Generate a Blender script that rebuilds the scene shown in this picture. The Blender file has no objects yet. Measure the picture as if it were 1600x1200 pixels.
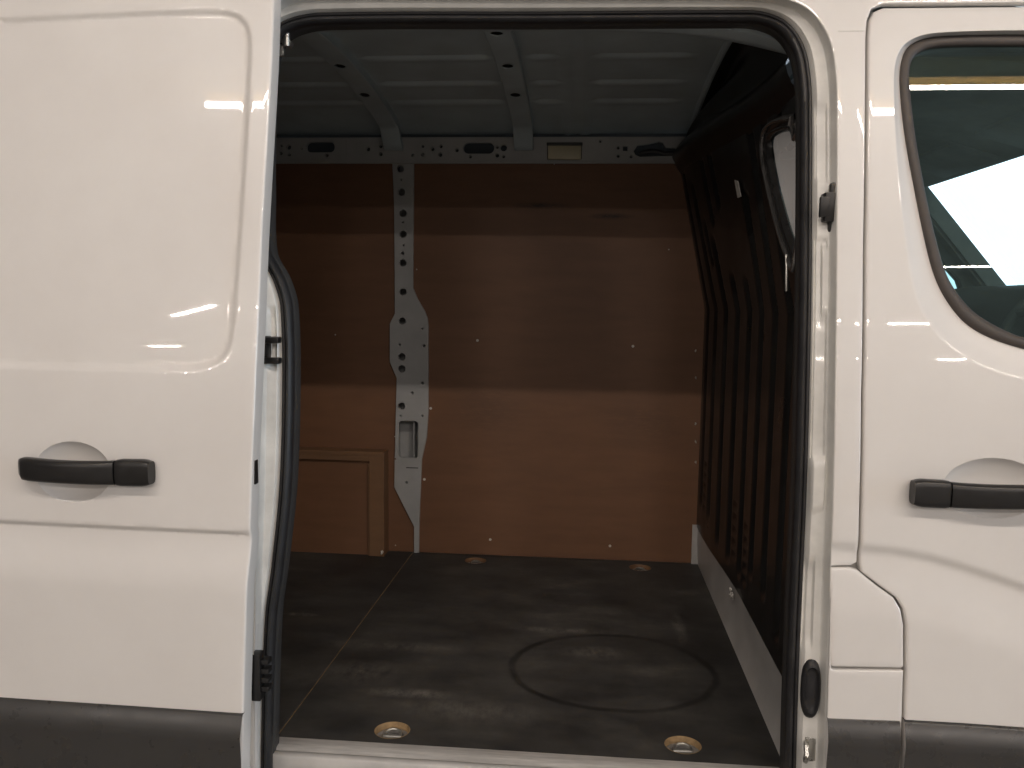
import bpy, bmesh, math, random
import numpy as np
from mathutils import Vector, Matrix
from mathutils.geometry import delaunay_2d_cdt

random.seed(7)
SC = bpy.context.scene
COL = SC.collection

# ------------------------------------------------------------------ camera
H = 0.62                                   # van load floor above the ground
FPX, W2, H2 = 1285.0, 800.0, 600.0         # focal length in photo pixels
YAW, PITCH, ROLL = 0.0858, 0.1044, 0.0138
CP = Vector((0.0644, -1.9882, 1.1555 + H))
_fw = Vector((-math.sin(YAW) * math.cos(PITCH), math.cos(YAW) * math.cos(PITCH), -math.sin(PITCH)))
_r0 = Vector((math.cos(YAW), math.sin(YAW), 0))
_u0 = _r0.cross(_fw)
_r = math.cos(ROLL) * _r0 + math.sin(ROLL) * _u0
_u = -math.sin(ROLL) * _r0 + math.cos(ROLL) * _u0
cam = bpy.data.cameras.new('camera')
cam.sensor_width = 36.0
cam.lens = FPX / 1600.0 * 36.0
cam.clip_start, cam.clip_end = 0.05, 200
co = bpy.data.objects.new('camera', cam)
COL.objects.link(co)
m = Matrix((_r, _u, -_fw)).transposed().to_4x4()
m.translation = CP
co.matrix_world = m
SC.camera = co

# ------------------------------------------------------------------ world, lamps, exposure
w = bpy.data.worlds.new('World')
SC.world = w
w.use_nodes = True
bg = w.node_tree.nodes['Background']
bg.inputs['Color'].default_value = (1.0, 0.90, 0.85, 1)      # dim, warm air of the workshop
bg.inputs['Strength'].default_value = 0.155
SC.view_settings.view_transform = 'Standard'
SC.view_settings.look = 'None'
SC.view_settings.exposure = 0.0
SC.view_settings.gamma = 1.0


def tube_lamp(x, y, z, length, power):
    l = bpy.data.lights.new('fluorescent_lamp', 'AREA')
    l.shape = 'RECTANGLE'
    l.size, l.size_y = length, 0.07
    l.energy = power
    l.color = (1.0, 0.89, 0.81)
    o = bpy.data.objects.new('fluorescent_lamp', l)
    COL.objects.link(o)
    o.location = (x, y, z)
    return o


LAMP_Z = 4.5 + H
ROWS = ((-9.5, ((-5.45, 1.15, 0.7), (-1.9, 1.0, 0), (1.6, 1.0, 0), (5.05, 1.5, 0.1), (8.6, 1.0, 0)), 106),        # distance, (place along the row, tube length, turn), watts per metre
        (-13.4, ((-7.7, .6, 0), (-3.0, .9, 0), (1.8, .9, 0), (6.9, .8, 0), (11, .9, 0)), 172))
for rowy, tubes, wpm in ROWS:
    for x, ln, turn in tubes:
        tube_lamp(x, rowy, LAMP_Z, ln, wpm * ln).rotation_euler.z = turn
NEAR_ROW = (-3.55, ((-1.66, 2.34, 'long fluorescent tube under the ochre beam, mirrored high in the sliding door'),
                    (1.0, 1.7, 'short fluorescent tube under the ochre beam, facing the open doorway'),
                    (3.85, 3.5, 'longest fluorescent tube under the ochre beam, mirrored in the cab window')))

SC.cycles.max_bounces = 8
SC.cycles.diffuse_bounces = 5
SC.cycles.transparent_max_bounces = 12
SC.cycles.caustics_reflective = False
SC.cycles.caustics_refractive = False
SC.cycles.sample_clamp_indirect = 4.0
SC.cycles.use_denoising = True


# ------------------------------------------------------------------ pixel <-> place
def ray(px, py):
    return (_fw + (px - W2) / FPX * _r - (py - H2) / FPX * _u)


def at_y(px, py, y):
    d = ray(px, py)
    return CP + d * ((y - CP.y) / d.y)


def at_x(px, py, x):
    d = ray(px, py)
    return CP + d * ((x - CP.x) / d.x)


def at_z(px, py, z):                        # z above the load floor
    d = ray(px, py)
    return CP + d * ((z + H - CP.z) / d.z)


def _skin_table():
    z = np.linspace(-1.5, 2.6, 2051)
    sl = np.interp(z, (0.45, 0.7, 0.88, 1.03, 1.085, 1.3, 1.55, 2.6), (0, 0.03, 0.10, 0.157, 0.187, 0.213, 0.24, 0.30))
    sl = np.convolve(np.pad(sl, 40, mode='edge'), np.ones(81) / 81, mode='valid')
    return z, -0.16 + np.cumsum(sl) * (z[1] - z[0])


_SZ, _SY = _skin_table()


def skin_y(z):                              # outer skin of the van side: upright below the belt, leaning in above; z above ground
    return np.interp(np.asarray(z, float) - H, _SZ, _SY)


def on_skin(px, py, off=0.0):
    y = -0.1
    for _ in range(8):
        p = at_y(px, py, y)
        y = float(skin_y(p.z)) + off
    return at_y(px, py, y)


# ------------------------------------------------------------------ materials
def nt(name):
    mt = bpy.data.materials.new(name)
    mt.use_nodes = True
    t = mt.node_tree
    return mt, t, t.nodes['Principled BSDF']


def N(t, kind, **kw):
    n = t.nodes.new(kind)
    for k, v in kw.items():
        if k in n.inputs.keys():
            n.inputs[k].default_value = v
        else:
            setattr(n, k, v)
    return n


def coords(t, scale=(1, 1, 1)):
    g = N(t, 'ShaderNodeNewGeometry')
    mp = N(t, 'ShaderNodeMapping')
    mp.inputs['Scale'].default_value = scale
    t.links.new(g.outputs['Position'], mp.inputs['Vector'])
    return mp.outputs['Vector']


def noise(t, vec, scale, detail=4, rough=0.55):
    n = N(t, 'ShaderNodeTexNoise')
    n.inputs['Scale'].default_value = scale
    n.inputs['Detail'].default_value = detail
    n.inputs['Roughness'].default_value = rough
    t.links.new(vec, n.inputs['Vector'])
    return n.outputs['Fac']


def ramp(t, fac, stops):
    r = N(t, 'ShaderNodeValToRGB')
    e = r.color_ramp.elements
    while len(e) > 1:
        e.remove(e[-1])
    e[0].position = stops[0][0]
    e[0].color = (*stops[0][1], 1)
    for p, c in stops[1:]:
        q = e.new(p)
        q.color = (*c, 1)
    t.links.new(fac, r.inputs['Fac'])
    return r.outputs['Color']


def bump(t, b, fac, strength, dist=0.001):
    n = N(t, 'ShaderNodeBump')
    n.inputs['Strength'].default_value = strength
    n.inputs['Distance'].default_value = dist
    t.links.new(fac, n.inputs['Height'])
    t.links.new(n.outputs['Normal'], b.inputs['Normal'])


def g3(v):
    return (v, v, v)


def simple(name, c, rough=0.5, metal=0.0, var=0.12, scale=18, coat=0.0, bmp=0.0, spec=0.5, streak=(1, 1, 1)):
    mt, t, b = nt(name)
    f = noise(t, coords(t, streak), scale, 6, 0.6)
    lo = tuple(x * (1 - var) for x in c)
    hi = tuple(min(1, x * (1 + var)) for x in c)
    t.links.new(ramp(t, f, [(0.3, lo), (0.7, hi)]), b.inputs['Base Color'])
    t.links.new(ramp(t, f, [(0.3, g3(max(0, rough - 0.07))), (0.7, g3(min(1, rough + 0.07)))]), b.inputs['Roughness'])
    b.inputs['Metallic'].default_value = metal
    b.inputs['Coat Weight'].default_value = coat
    b.inputs['Coat Roughness'].default_value = 0.05
    b.inputs['Specular IOR Level'].default_value = spec
    if bmp:
        bump(t, b, noise(t, coords(t), scale * 12, 3), bmp)
    return mt


M = {}
# white body paint: a faint film of dust, orange peel so slight that it only softens reflections
mt, t, b = nt('white_paint')
f = noise(t, coords(t), 3.0, 6, 0.65)
t.links.new(ramp(t, f, [(0.3, (0.74, 0.715, 0.685)), (0.7, (0.79, 0.77, 0.74))]), b.inputs['Base Color'])
b.inputs['Roughness'].default_value = 0.35
b.inputs['Coat Weight'].default_value = 0.85
b.inputs['Coat Roughness'].default_value = 0.022
bump(t, b, noise(t, coords(t), 55, 2), 0.06, 0.0006)
M['paint'] = mt
M['jamb'] = simple('jamb_paint', (0.76, 0.75, 0.71), 0.38, var=0.14, scale=9, coat=0.3, bmp=0.05)
M['rubber'] = simple('black_rubber', (0.022, 0.022, 0.024), 0.5, var=0.3, bmp=0.08)
M['seal'] = simple('window_rubber', (0.055, 0.047, 0.043), 0.55, var=0.2, bmp=0.05)
M['plastic'] = simple('black_plastic', (0.012, 0.0115, 0.0115), 0.36, var=0.2, scale=40, bmp=0.12)
M['moulding'] = simple('grey_moulding_plastic', (0.042, 0.041, 0.040), 0.3, var=0.07, scale=14, bmp=0.08)
M['greymetal'] = simple('grey_primer_metal', (0.43, 0.435, 0.43), 0.45, var=0.1, scale=7, coat=0.15, bmp=0.03)
M['roof'] = simple('roof_inner_paint', (0.49, 0.58, 0.62), 0.5, var=0.12, scale=5, bmp=0.03)
M['alu'] = simple('scuffed_aluminium', (0.62, 0.6, 0.57), 0.42, metal=0.35, var=0.2, scale=9, streak=(1, 12, 4), bmp=0.1)
M['steel'] = simple('zinc_steel', (0.55, 0.54, 0.5), 0.3, metal=0.9, var=0.15)
M['bulk'] = simple('dark_bulkhead_paint', (0.0135, 0.0130, 0.0125), 0.34, var=0.22, scale=6, coat=0.15, spec=0.35, bmp=0.06)
M['dark'] = simple('dark_metal_and_shade', (0.05, 0.05, 0.05), 0.6)  # dark metal parts, and the shade coloured in behind the bow holes
M['cup'] = simple('dull_zinc', (0.26, 0.25, 0.235), 0.55, metal=0.3, var=0.25, scale=40)
M['gloss'] = simple('glossy_rubber', (0.03, 0.029, 0.029), 0.14, var=0.2, coat=0.3)
M['kick'] = simple('kick_plate_paint', (0.5, 0.49, 0.47), 0.4, var=0.12, scale=8, coat=0.1)
M['white'] = simple('white_nylon', (0.75, 0.72, 0.66), 0.5)
M['lens'] = simple('cream_lamp_lens', (0.62, 0.57, 0.40), 0.35, var=0.06)
M['liner'] = simple('cab_lining', (0.30, 0.33, 0.33), 0.85, var=0.15, scale=12)
M['cabdark'] = simple('cab_plastic', (0.07, 0.078, 0.078), 0.6, var=0.2)
M['fabric'] = simple('seat_fabric', (0.055, 0.057, 0.06), 0.95, var=0.25, scale=60, bmp=0.2)
M['fill'] = simple('pale_gasket', (0.6, 0.52, 0.47), 0.6, var=0.05)


def plywood(name, base, edge=False):
    mt, t, b = nt(name)
    f = noise(t, coords(t, (1.0, 1.0, 6.0)), 4.0, 8, 0.62)
    f2 = noise(t, coords(t), 1.7, 5, 0.6)
    c1 = ramp(t, f, [(0.25, tuple(x * 0.88 for x in base)), (0.55, base), (0.8, tuple(x * 1.08 for x in base))])
    mx = N(t, 'ShaderNodeMix', data_type='RGBA', blend_type='MULTIPLY')
    mx.inputs[0].default_value = 0.46
    t.links.new(c1, mx.inputs[6])
    t.links.new(ramp(t, f2, [(0.3, (0.62, 0.6, 0.58)), (0.7, (1, 1, 1))]), mx.inputs[7])
    t.links.new(mx.outputs[2], b.inputs['Base Color'])
    b.inputs['Roughness'].default_value = 0.55
    bump(t, b, f, 0.15)
    M_out = mx
    return mt, t, b, M_out


def blob(t, pos, cx, cz, rx, rz):
    """soft ellipse mask on the far side wall (world x, z)"""
    mp = N(t, 'ShaderNodeMapping')
    mp.inputs['Location'].default_value = (-cx / rx, 0, -cz / rz)
    mp.inputs['Scale'].default_value = (1 / rx, 0, 1 / rz)
    t.links.new(pos, mp.inputs['Vector'])
    ln = N(t, 'ShaderNodeVectorMath', operation='LENGTH')
    t.links.new(mp.outputs['Vector'], ln.inputs[0])
    mr = N(t, 'ShaderNodeMapRange')
    mr.inputs['From Min'].default_value = 1.0
    mr.inputs['From Max'].default_value = 0.15
    t.links.new(ln.outputs['Value'], mr.inputs['Value'])
    return mr.outputs['Result']


YW = 1.60                                    # face of the plywood lining
mt, t, b, mx = plywood('brown_ply_lining', (0.215, 0.107, 0.057))
pos = N(t, 'ShaderNodeNewGeometry').outputs['Position']
wn = noise(t, coords(t, (3, 3, 22)), 9, 5, 0.7)
last = mx.outputs[2]
for (px, py, rx, rz) in ((845, 321, .13, .016), (955, 338, .11, .016), (1010, 660, .3, .14), (760, 640, .22, .2)):
    q = at_y(px, py, YW)
    msk = N(t, 'ShaderNodeMath', operation='MULTIPLY')
    t.links.new(blob(t, pos, q.x, q.z, rx, rz), msk.inputs[0])
    t.links.new(ramp(t, wn, [(0.34, g3(0.0)), (0.5, g3(0.95 if rz < .05 else 0.28))]), msk.inputs[1])
    m2 = N(t, 'ShaderNodeMix', data_type='RGBA')
    t.links.new(msk.outputs[0], m2.inputs[0])
    t.links.new(last, m2.inputs[6])
    m2.inputs[7].default_value = (0.045, 0.03, 0.022, 1)
    last = m2.outputs[2]
t.links.new(last, b.inputs['Base Color'])
M['ply'] = mt
M['batten'] = plywood('batten_wood', (0.235, 0.13, 0.068))[0]
M['plyedge'] = simple('bare_ply_edge', (0.33, 0.225, 0.115), 0.7, var=0.25, scale=60)

# floor board: dark phenolic film, dusty wear, the round scuff of a drum
mt, t, b = nt('worn_floor_board')
pos = N(t, 'ShaderNodeNewGeometry').outputs['Position']
f1 = noise(t, coords(t), 2.6, 9, 0.68)
f2 = noise(t, coords(t, (1.0, 1.9, 1.0)), 4.5, 7, 0.62)
f3 = noise(t, coords(t, (2.2, 1.0, 1.0)), 30, 4, 0.7)
a1 = N(t, 'ShaderNodeMath', operation='MULTIPLY')
t.links.new(f1, a1.inputs[0]); t.links.new(f2, a1.inputs[1])
a2 = N(t, 'ShaderNodeMath', operation='MULTIPLY_ADD')
t.links.new(f3, a2.inputs[0]); a2.inputs[1].default_value = 0.05
t.links.new(a1.outputs[0], a2.inputs[2])
colr = ramp(t, a2.outputs[0], [(0.17, (0.026, 0.0258, 0.0255)), (0.26, (0.045, 0.044, 0.042)), (0.34, (0.062, 0.060, 0.056)), (0.46, (0.105, 0.098, 0.088))])
rc = at_z(957, 1046, 0)
re = at_z(1113, 1046, 0)
RR = (re - rc).length
vm = N(t, 'ShaderNodeMapping')
vm.inputs['Location'].default_value = (-rc.x, -rc.y * 1.2, -rc.z)
vm.inputs['Scale'].default_value = (1, 1.2, 1)
t.links.new(pos, vm.inputs['Vector'])
wob = N(t, 'ShaderNodeVectorMath', operation='LENGTH')
t.links.new(vm.outputs[0], wob.inputs[0])
wa = N(t, 'ShaderNodeMath', operation='MULTIPLY_ADD')
t.links.new(noise(t, coords(t), 6, 3), wa.inputs[0]); wa.inputs[1].default_value = 0.035
t.links.new(wob.outputs['Value'], wa.inputs[2])
sb = N(t, 'ShaderNodeMath', operation='SUBTRACT')
t.links.new(wa.outputs[0], sb.inputs[0]); sb.inputs[1].default_value = RR + 0.017
ab = N(t, 'ShaderNodeMath', operation='ABSOLUTE')
t.links.new(sb.outputs[0], ab.inputs[0])
mr = N(t, 'ShaderNodeMapRange')
mr.inputs['From Min'].default_value = 0.018
mr.inputs['From Max'].default_value = 0.006
t.links.new(ab.outputs[0], mr.inputs['Value'])
ms = N(t, 'ShaderNodeMath', operation='MULTIPLY')
t.links.new(mr.outputs['Result'], ms.inputs[0])
t.links.new(ramp(t, noise(t, coords(t), 5, 3), [(0.3, g3(0.35)), (0.6, g3(0.95))]), ms.inputs[1])
fine = noise(t, coords(t, (1.0, 0.6, 1.0)), 26, 6, 0.75)
for (px, py, rx, ry, st) in ((640, 1083, .17, .035, .5), (560, 1050, .16, .10, .22), (880, 985, .22, .03, .3), (730, 1110, .25, .08, .22), (470, 960, .08, .02, .4), (930, 1020, .14, .06, .25), (1060, 980, .03, .16, .3), (620, 1010, .3, .05, .18)):
    c_ = at_z(px, py, 0)
    mp = N(t, 'ShaderNodeMapping')
    mp.inputs['Location'].default_value = (-c_.x / rx, -c_.y / ry, 0)
    mp.inputs['Scale'].default_value = (1 / rx, 1 / ry, 0)
    t.links.new(pos, mp.inputs['Vector'])
    ln = N(t, 'ShaderNodeVectorMath', operation='LENGTH')
    t.links.new(mp.outputs['Vector'], ln.inputs[0])
    q_ = N(t, 'ShaderNodeMapRange')
    q_.inputs['From Min'].default_value = 1.0
    q_.inputs['From Max'].default_value = 0.1
    q_.inputs['To Max'].default_value = min(1.0, st * 2.6)
    t.links.new(ln.outputs['Value'], q_.inputs['Value'])
    k_ = N(t, 'ShaderNodeMath', operation='MULTIPLY')
    t.links.new(q_.outputs['Result'], k_.inputs[0])
    t.links.new(ramp(t, fine, [(0.38, g3(0.05)), (0.66, g3(1.0))]), k_.inputs[1])
    mz = N(t, 'ShaderNodeMix', data_type='RGBA')
    t.links.new(k_.outputs[0], mz.inputs[0])
    t.links.new(colr, mz.inputs[6])
    mz.inputs[7].default_value = (0.20, 0.185, 0.165, 1)
    colr = mz.outputs[2]
m2 = N(t, 'ShaderNodeMix', data_type='RGBA')
t.links.new(ms.outputs[0], m2.inputs[0])
t.links.new(colr, m2.inputs[6])
m2.inputs[7].default_value = (0.010, 0.010, 0.010, 1)
t.links.new(m2.outputs[2], b.inputs['Base Color'])
t.links.new(ramp(t, f1, [(0.3, g3(0.5)), (0.7, g3(0.72))]), b.inputs['Roughness'])
bump(t, b, f3, 0.2)
M['floor'] = mt


def glass(name, tint, film=0.085):
    mt = bpy.data.materials.new(name)
    mt.use_nodes = True
    t = mt.node_tree
    t.nodes.remove(t.nodes['Principled BSDF'])
    out = t.nodes['Material Output']
    tr = N(t, 'ShaderNodeBsdfTransparent')
    tr.inputs['Color'].default_value = (*tint, 1)
    gl = N(t, 'ShaderNodeBsdfGlossy')
    gl.inputs['Roughness'].default_value = 0.01
    fr = N(t, 'ShaderNodeFresnel')
    geo = N(t, 'ShaderNodeNewGeometry')
    io = N(t, 'ShaderNodeMapRange')
    io.inputs['To Min'].default_value = 1.55
    io.inputs['To Max'].default_value = 1 / 1.55
    t.links.new(geo.outputs['Backfacing'], io.inputs['Value'])
    t.links.new(io.outputs['Result'], fr.inputs['IOR'])
    mx = N(t, 'ShaderNodeMixShader')
    t.links.new(fr.outputs[0], mx.inputs[0])
    t.links.new(tr.outputs[0], mx.inputs[1])
    t.links.new(gl.outputs[0], mx.inputs[2])
    # wiped dust film; its teal colour also paints in the reflected haze
    df = N(t, 'ShaderNodeBsdfDiffuse')
    df.inputs['Color'].default_value = (0.36, 0.56, 0.56, 1)
    m2 = N(t, 'ShaderNodeMixShader')
    f = noise(t, coords(t, (1, 1, 2.6)), 4.5, 7, 0.7)
    t.links.new(ramp(t, f, [(0.3, g3(film * 0.4)), (0.8, g3(film))]), m2.inputs[0])
    t.links.new(mx.outputs[0], m2.inputs[1])
    t.links.new(df.outputs[0], m2.inputs[2])
    t.links.new(m2.outputs[0], out.inputs['Surface'])
    return mt


M['glass'] = glass('tinted_green_glass', (0.36, 0.45, 0.44))
M['screen'] = glass('windscreen_glass', (0.72, 0.82, 0.80), 0.03)
M['bglass'] = glass('bulkhead_glass', (0.85, 0.82, 0.80), 0.05)

mt = bpy.data.materials.new('overcast_daylight')
mt.use_nodes = True
t = mt.node_tree
t.nodes.remove(t.nodes['Principled BSDF'])
em = N(t, 'ShaderNodeEmission')
em.inputs['Color'].default_value = (0.72, 0.86, 1.0, 1)
em.inputs['Strength'].default_value = 7.0
t.links.new(em.outputs[0], t.nodes['Material Output'].inputs['Surface'])
M['sky'] = mt
mt = bpy.data.materials.new('pale_protective_film')
mt.use_nodes = True
t = mt.node_tree
t.nodes.remove(t.nodes['Principled BSDF'])
tl = N(t, 'ShaderNodeBsdfTranslucent')
tl.inputs['Color'].default_value = (0.86, 0.60, 0.50, 1)
df = N(t, 'ShaderNodeBsdfDiffuse')
df.inputs['Color'].default_value = (0.62, 0.52, 0.48, 1)
mx = N(t, 'ShaderNodeMixShader')
mx.inputs[0].default_value = 0.35
t.links.new(tl.outputs[0], mx.inputs[1])
t.links.new(df.outputs[0], mx.inputs[2])
t.links.new(mx.outputs[0], t.nodes['Material Output'].inputs['Surface'])
M['film'] = mt
M['concrete'] = simple('workshop_concrete', (0.24, 0.225, 0.205), 0.55, var=0.25, scale=1.6, bmp=0.1)


# ------------------------------------------------------------------ mesh helpers
def link(name, bm, mat, parent=None, smooth=True, recalc=True, ang=None):
    if recalc:
        bmesh.ops.recalc_face_normals(bm, faces=bm.faces)
    me = bpy.data.meshes.new(name)
    bm.to_mesh(me)
    bm.free()
    me.materials.append(mat)
    if smooth:
        me.polygons.foreach_set('use_smooth', [True] * len(me.polygons))
        me.set_sharp_from_angle(angle=math.radians(ang or 40))
    o = bpy.data.objects.new(name, me)
    COL.objects.link(o)
    if parent:
        o.parent = parent
    return o


def copy_part(src, parent, loc=None, delta=None):
    c = src.copy()
    COL.objects.link(c)
    c.parent = parent
    if loc is not None:
        c.location = loc
    return c


def crom(pts, n, closed=False):
    """Catmull-Rom (centripetal-ish by chord) resample to n points"""
    P = np.array([tuple(p) for p in pts], float)
    if closed:
        P = np.vstack([P[-1:], P, P[:2]])
    else:
        P = np.vstack([2 * P[:1] - P[1:2], P, 2 * P[-1:] - P[-2:-1]])
    k = len(P) - 3
    out = []
    tt = np.linspace(0, k, n, endpoint=not closed)
    for s in tt:
        i = min(int(s), k - 1)
        u = s - i
        p0, p1, p2, p3 = P[i:i + 4]
        d1 = np.linalg.norm(p2 - p1) + 1e-9
        a = (p2 - p0) * d1 / (d1 + np.linalg.norm(p1 - p0) + 1e-9)
        b_ = (p3 - p1) * d1 / (d1 + np.linalg.norm(p3 - p2) + 1e-9)
        h = np.array([2 * u**3 - 3 * u**2 + 1, u**3 - 2 * u**2 + u, -2 * u**3 + 3 * u**2, u**3 - u**2])
        out.append(h[0] * p1 + h[1] * a + h[2] * p2 + h[3] * b_)
    return np.array(out)


def inside(poly, pts):
    x, y = pts[:, 0], pts[:, 1]
    r = np.zeros(len(pts), bool)
    n = len(poly)
    for i in range(n):
        x1, y1 = poly[i]
        x2, y2 = poly[(i + 1) % n]
        c = ((y1 > y) != (y2 > y))
        if not c.any():
            continue
        xi = (x2 - x1) * (y - y1) / (y2 - y1 + 1e-15) + x1
        r ^= c & (x < xi)
    return r


def dist_to(poly, pts, closed=True):
    d = np.full(len(pts), 1e9)
    n = len(poly)
    for i in range(n if closed else n - 1):
        a, b_ = poly[i], poly[(i + 1) % n]
        ab_ = b_ - a
        L = ab_ @ ab_ + 1e-15
        tt = np.clip(((pts - a) @ ab_) / L, 0, 1)
        q = pts - a - tt[:, None] * ab_
        d = np.minimum(d, np.sqrt((q * q).sum(1)))
    return d


def area2(p):
    return 0.5 * np.sum(p[:, 0] * np.roll(p[:, 1], -1) - np.roll(p[:, 0], -1) * p[:, 1])


def offset(poly, d):
    """closed polygon moved inward by d (counter-clockwise: to the left)"""
    e = np.roll(poly, -1, 0) - poly
    e /= np.linalg.norm(e, axis=1)[:, None] + 1e-12
    nrm = np.stack([-e[:, 1], e[:, 0]], 1)
    v = nrm + np.roll(nrm, 1, 0)
    v /= np.maximum(np.linalg.norm(v, axis=1), 1e-9)[:, None]
    c = np.maximum((v * nrm).sum(1), 0.5)
    return poly + v * (d / c)[:, None]


def densify(poly, step):
    out = []
    n = len(poly)
    for i in range(n):
        a, b_ = poly[i], poly[(i + 1) % n]
        k = max(1, int(np.ceil(np.linalg.norm(b_ - a) / step)))
        for j in range(k):
            out.append(a + (b_ - a) * j / k)
    return np.array(out)


def sheet(outline, holes, to3d, step=None, fine=None, coarse=0.05, r=0.006, depth=0.03, dvec=None, edge=0.02, extra=None, hr=None):
    """a sheet in a (u, v) plane with holes, rolled edges and a turned-in rim.
    to3d(u array, v array, drop array) -> n x 3 ; fine=(u0,u1,v0,v1) where the grid is dense"""
    loops = []
    o = np.array(outline, float)
    if area2(o) < 0:
        o = o[::-1]
    o = densify(o, edge)
    loops.append((o, r))
    hs = []
    for h in holes:
        h = np.array(h, float)
        if area2(h) > 0:
            h = h[::-1]
        h = densify(h, edge)
        hs.append(h)
        loops.append((h, r if hr is None else hr))
    V, Dr, E = [], [], []
    for lp, rr in loops:
        ds = [0.0] if rr <= 0 else [0.0, rr * 0.13, rr * 0.5, rr]
        for d in ds:
            q = lp if d == 0 else offset(lp, d)
            b0 = len(V)
            n = len(q)
            drop = 0.0 if rr <= 0 else rr - math.sqrt(max(0, rr * rr - (rr - d)**2))
            for p in q:
                V.append(p)
                Dr.append(drop)
            E += [(b0 + i, b0 + (i + 1) % n) for i in range(n)]
    mrg = max(r, hr or 0, 0.0)
    if step:
        u0, u1, v0, v1 = o[:, 0].min(), o[:, 0].max(), o[:, 1].min(), o[:, 1].max()
        pts = []
        f = fine or (u0, u1, v0, v1)
        gu = np.arange(max(u0, f[0]), min(u1, f[1]), step)
        gv = np.arange(max(v0, f[2]), min(v1, f[3]), step)
        A, B = np.meshgrid(gu, gv)
        pts.append(np.stack([A.ravel(), B.ravel()], 1))
        A, B = np.meshgrid(np.arange(u0, u1, coarse), np.arange(v0, v1, coarse))
        c = np.stack([A.ravel(), B.ravel()], 1)
        out_f = (c[:, 0] < f[0]) | (c[:, 0] > f[1]) | (c[:, 1] < f[2]) | (c[:, 1] > f[3])
        pts.append(c[out_f])
        pts = np.vstack(pts)
        ok = inside(o, pts) & (dist_to(o, pts) > mrg + step * 0.4)
        for h in hs:
            ok &= ~inside(h, pts)
            near = dist_to(h, pts) < mrg + step * 0.4
            ok &= ~near
        pts = pts[ok]
        for p in pts:
            V.append(p)
            Dr.append(0.0)
    if extra is not None:
        for p in extra:
            V.append(np.array(p)); Dr.append(0.0)
    vo, eo, fo, ov, oe, of = delaunay_2d_cdt([Vector((float(p[0]), float(p[1]))) for p in V], E, [], 0, 1e-7)
    uv = np.array([(p.x, p.y) for p in vo])
    dr = np.array([Dr[q[0]] if len(q) else 0.0 for q in ov])
    tri = np.array([tuple(q) for q in fo if len(q) == 3])
    cen = uv[tri].mean(1)
    ok = inside(o, cen)
    for h in hs:
        ok &= ~inside(h, cen)
    tri = tri[ok]
    X = to3d(uv[:, 0], uv[:, 1], dr)
    bm = bmesh.new()
    bv = [bm.verts.new(tuple(p)) for p in X]
    for q in tri:
        try:
            bm.faces.new([bv[i] for i in q])
        except ValueError:
            pass
    lone = [v for v in bm.verts if not v.link_faces]
    bmesh.ops.delete(bm, geom=lone, context='VERTS')
    if depth:
        be = [e for e in bm.edges if len(e.link_faces) == 1]
        g = bmesh.ops.extrude_edge_only(bm, edges=be)
        dv = Vector(dvec or (0, depth, 0))
        bmesh.ops.translate(bm, verts=[q for q in g['geom'] if isinstance(q, bmesh.types.BMVert)], vec=dv)
    return bm


def loft(rings, closed=False, caps=False, bm=None):
    bm = bm or bmesh.new()
    R_ = [[bm.verts.new(tuple(p)) for p in r] for r in rings]
    for a, b_ in zip(R_[:-1], R_[1:]):
        n = len(a)
        for i in range(n if closed else n - 1):
            j = (i + 1) % n
            bm.faces.new((a[i], a[j], b_[j], b_[i]))
    if caps and closed:
        bm.faces.new(R_[0][::-1])
        bm.faces.new(R_[-1])
    return bm


def box(bm, c, s, rot=None, bev=0.0):
    g = bmesh.ops.create_cube(bm, size=1.0)
    vs = g['verts']
    for v in vs:
        v.co = Vector((v.co.x * s[0], v.co.y * s[1], v.co.z * s[2]))
    if bev:
        es = list({e for v in vs for e in v.link_edges})
        q = bmesh.ops.bevel(bm, geom=es, offset=bev, segments=2, profile=0.5, affect='EDGES')
        vs = list({v for f in q['faces'] for v in f.verts} | {v for v in vs if v.is_valid})
    for v in vs:
        if rot is not None:
            v.co = rot @ v.co
        v.co += Vector(c)
    return bm


def tube(bm, pts, rad, n=10, cap=True, closed=False):
    P = [Vector(p) for p in pts]
    k = len(P)
    rads = rad if isinstance(rad, (list, tuple)) else [rad] * k
    rings = []
    prev = None
    for i in range(k):
        if closed:
            d = (P[(i + 1) % k] - P[i - 1]).normalized()
        else:
            d = (P[min(i + 1, k - 1)] - P[max(i - 1, 0)]).normalized()
        a = prev if prev is not None else (Vector((0, 0, 1)) if abs(d.z) < 0.9 else Vector((1, 0, 0)))
        a = (a - d * a.dot(d)).normalized()
        prev = a
        b_ = d.cross(a)
        rings.append([P[i] + (a * math.cos(2 * math.pi * j / n) + b_ * math.sin(2 * math.pi * j / n)) * rads[i] for j in range(n)])
    if closed:
        rings.append(rings[0])
    return loft(rings, True, cap and not closed, bm)


def circle(cx, cy, r, n=16, ry=None):
    ry = ry or r
    return [(cx + r * math.cos(2 * math.pi * i / n), cy + ry * math.sin(2 * math.pi * i / n)) for i in range(n)]


def rrect(x0, x1, y0, y1, r, n=5):
    out = []
    for cx, cy, a0 in ((x1 - r, y1 - r, 0), (x0 + r, y1 - r, 90), (x0 + r, y0 + r, 180), (x1 - r, y0 + r, 270)):
        for i in range(n + 1):
            a = math.radians(a0 + 90 * i / n)
            out.append((cx + r * math.cos(a), cy + r * math.sin(a)))
    return out


def sstep(a, b_, x):
    tt = np.clip((x - a) / (b_ - a), 0, 1)
    return tt * tt * (3 - 2 * tt)


def xz(p):
    return (p.x, p.z)


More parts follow.
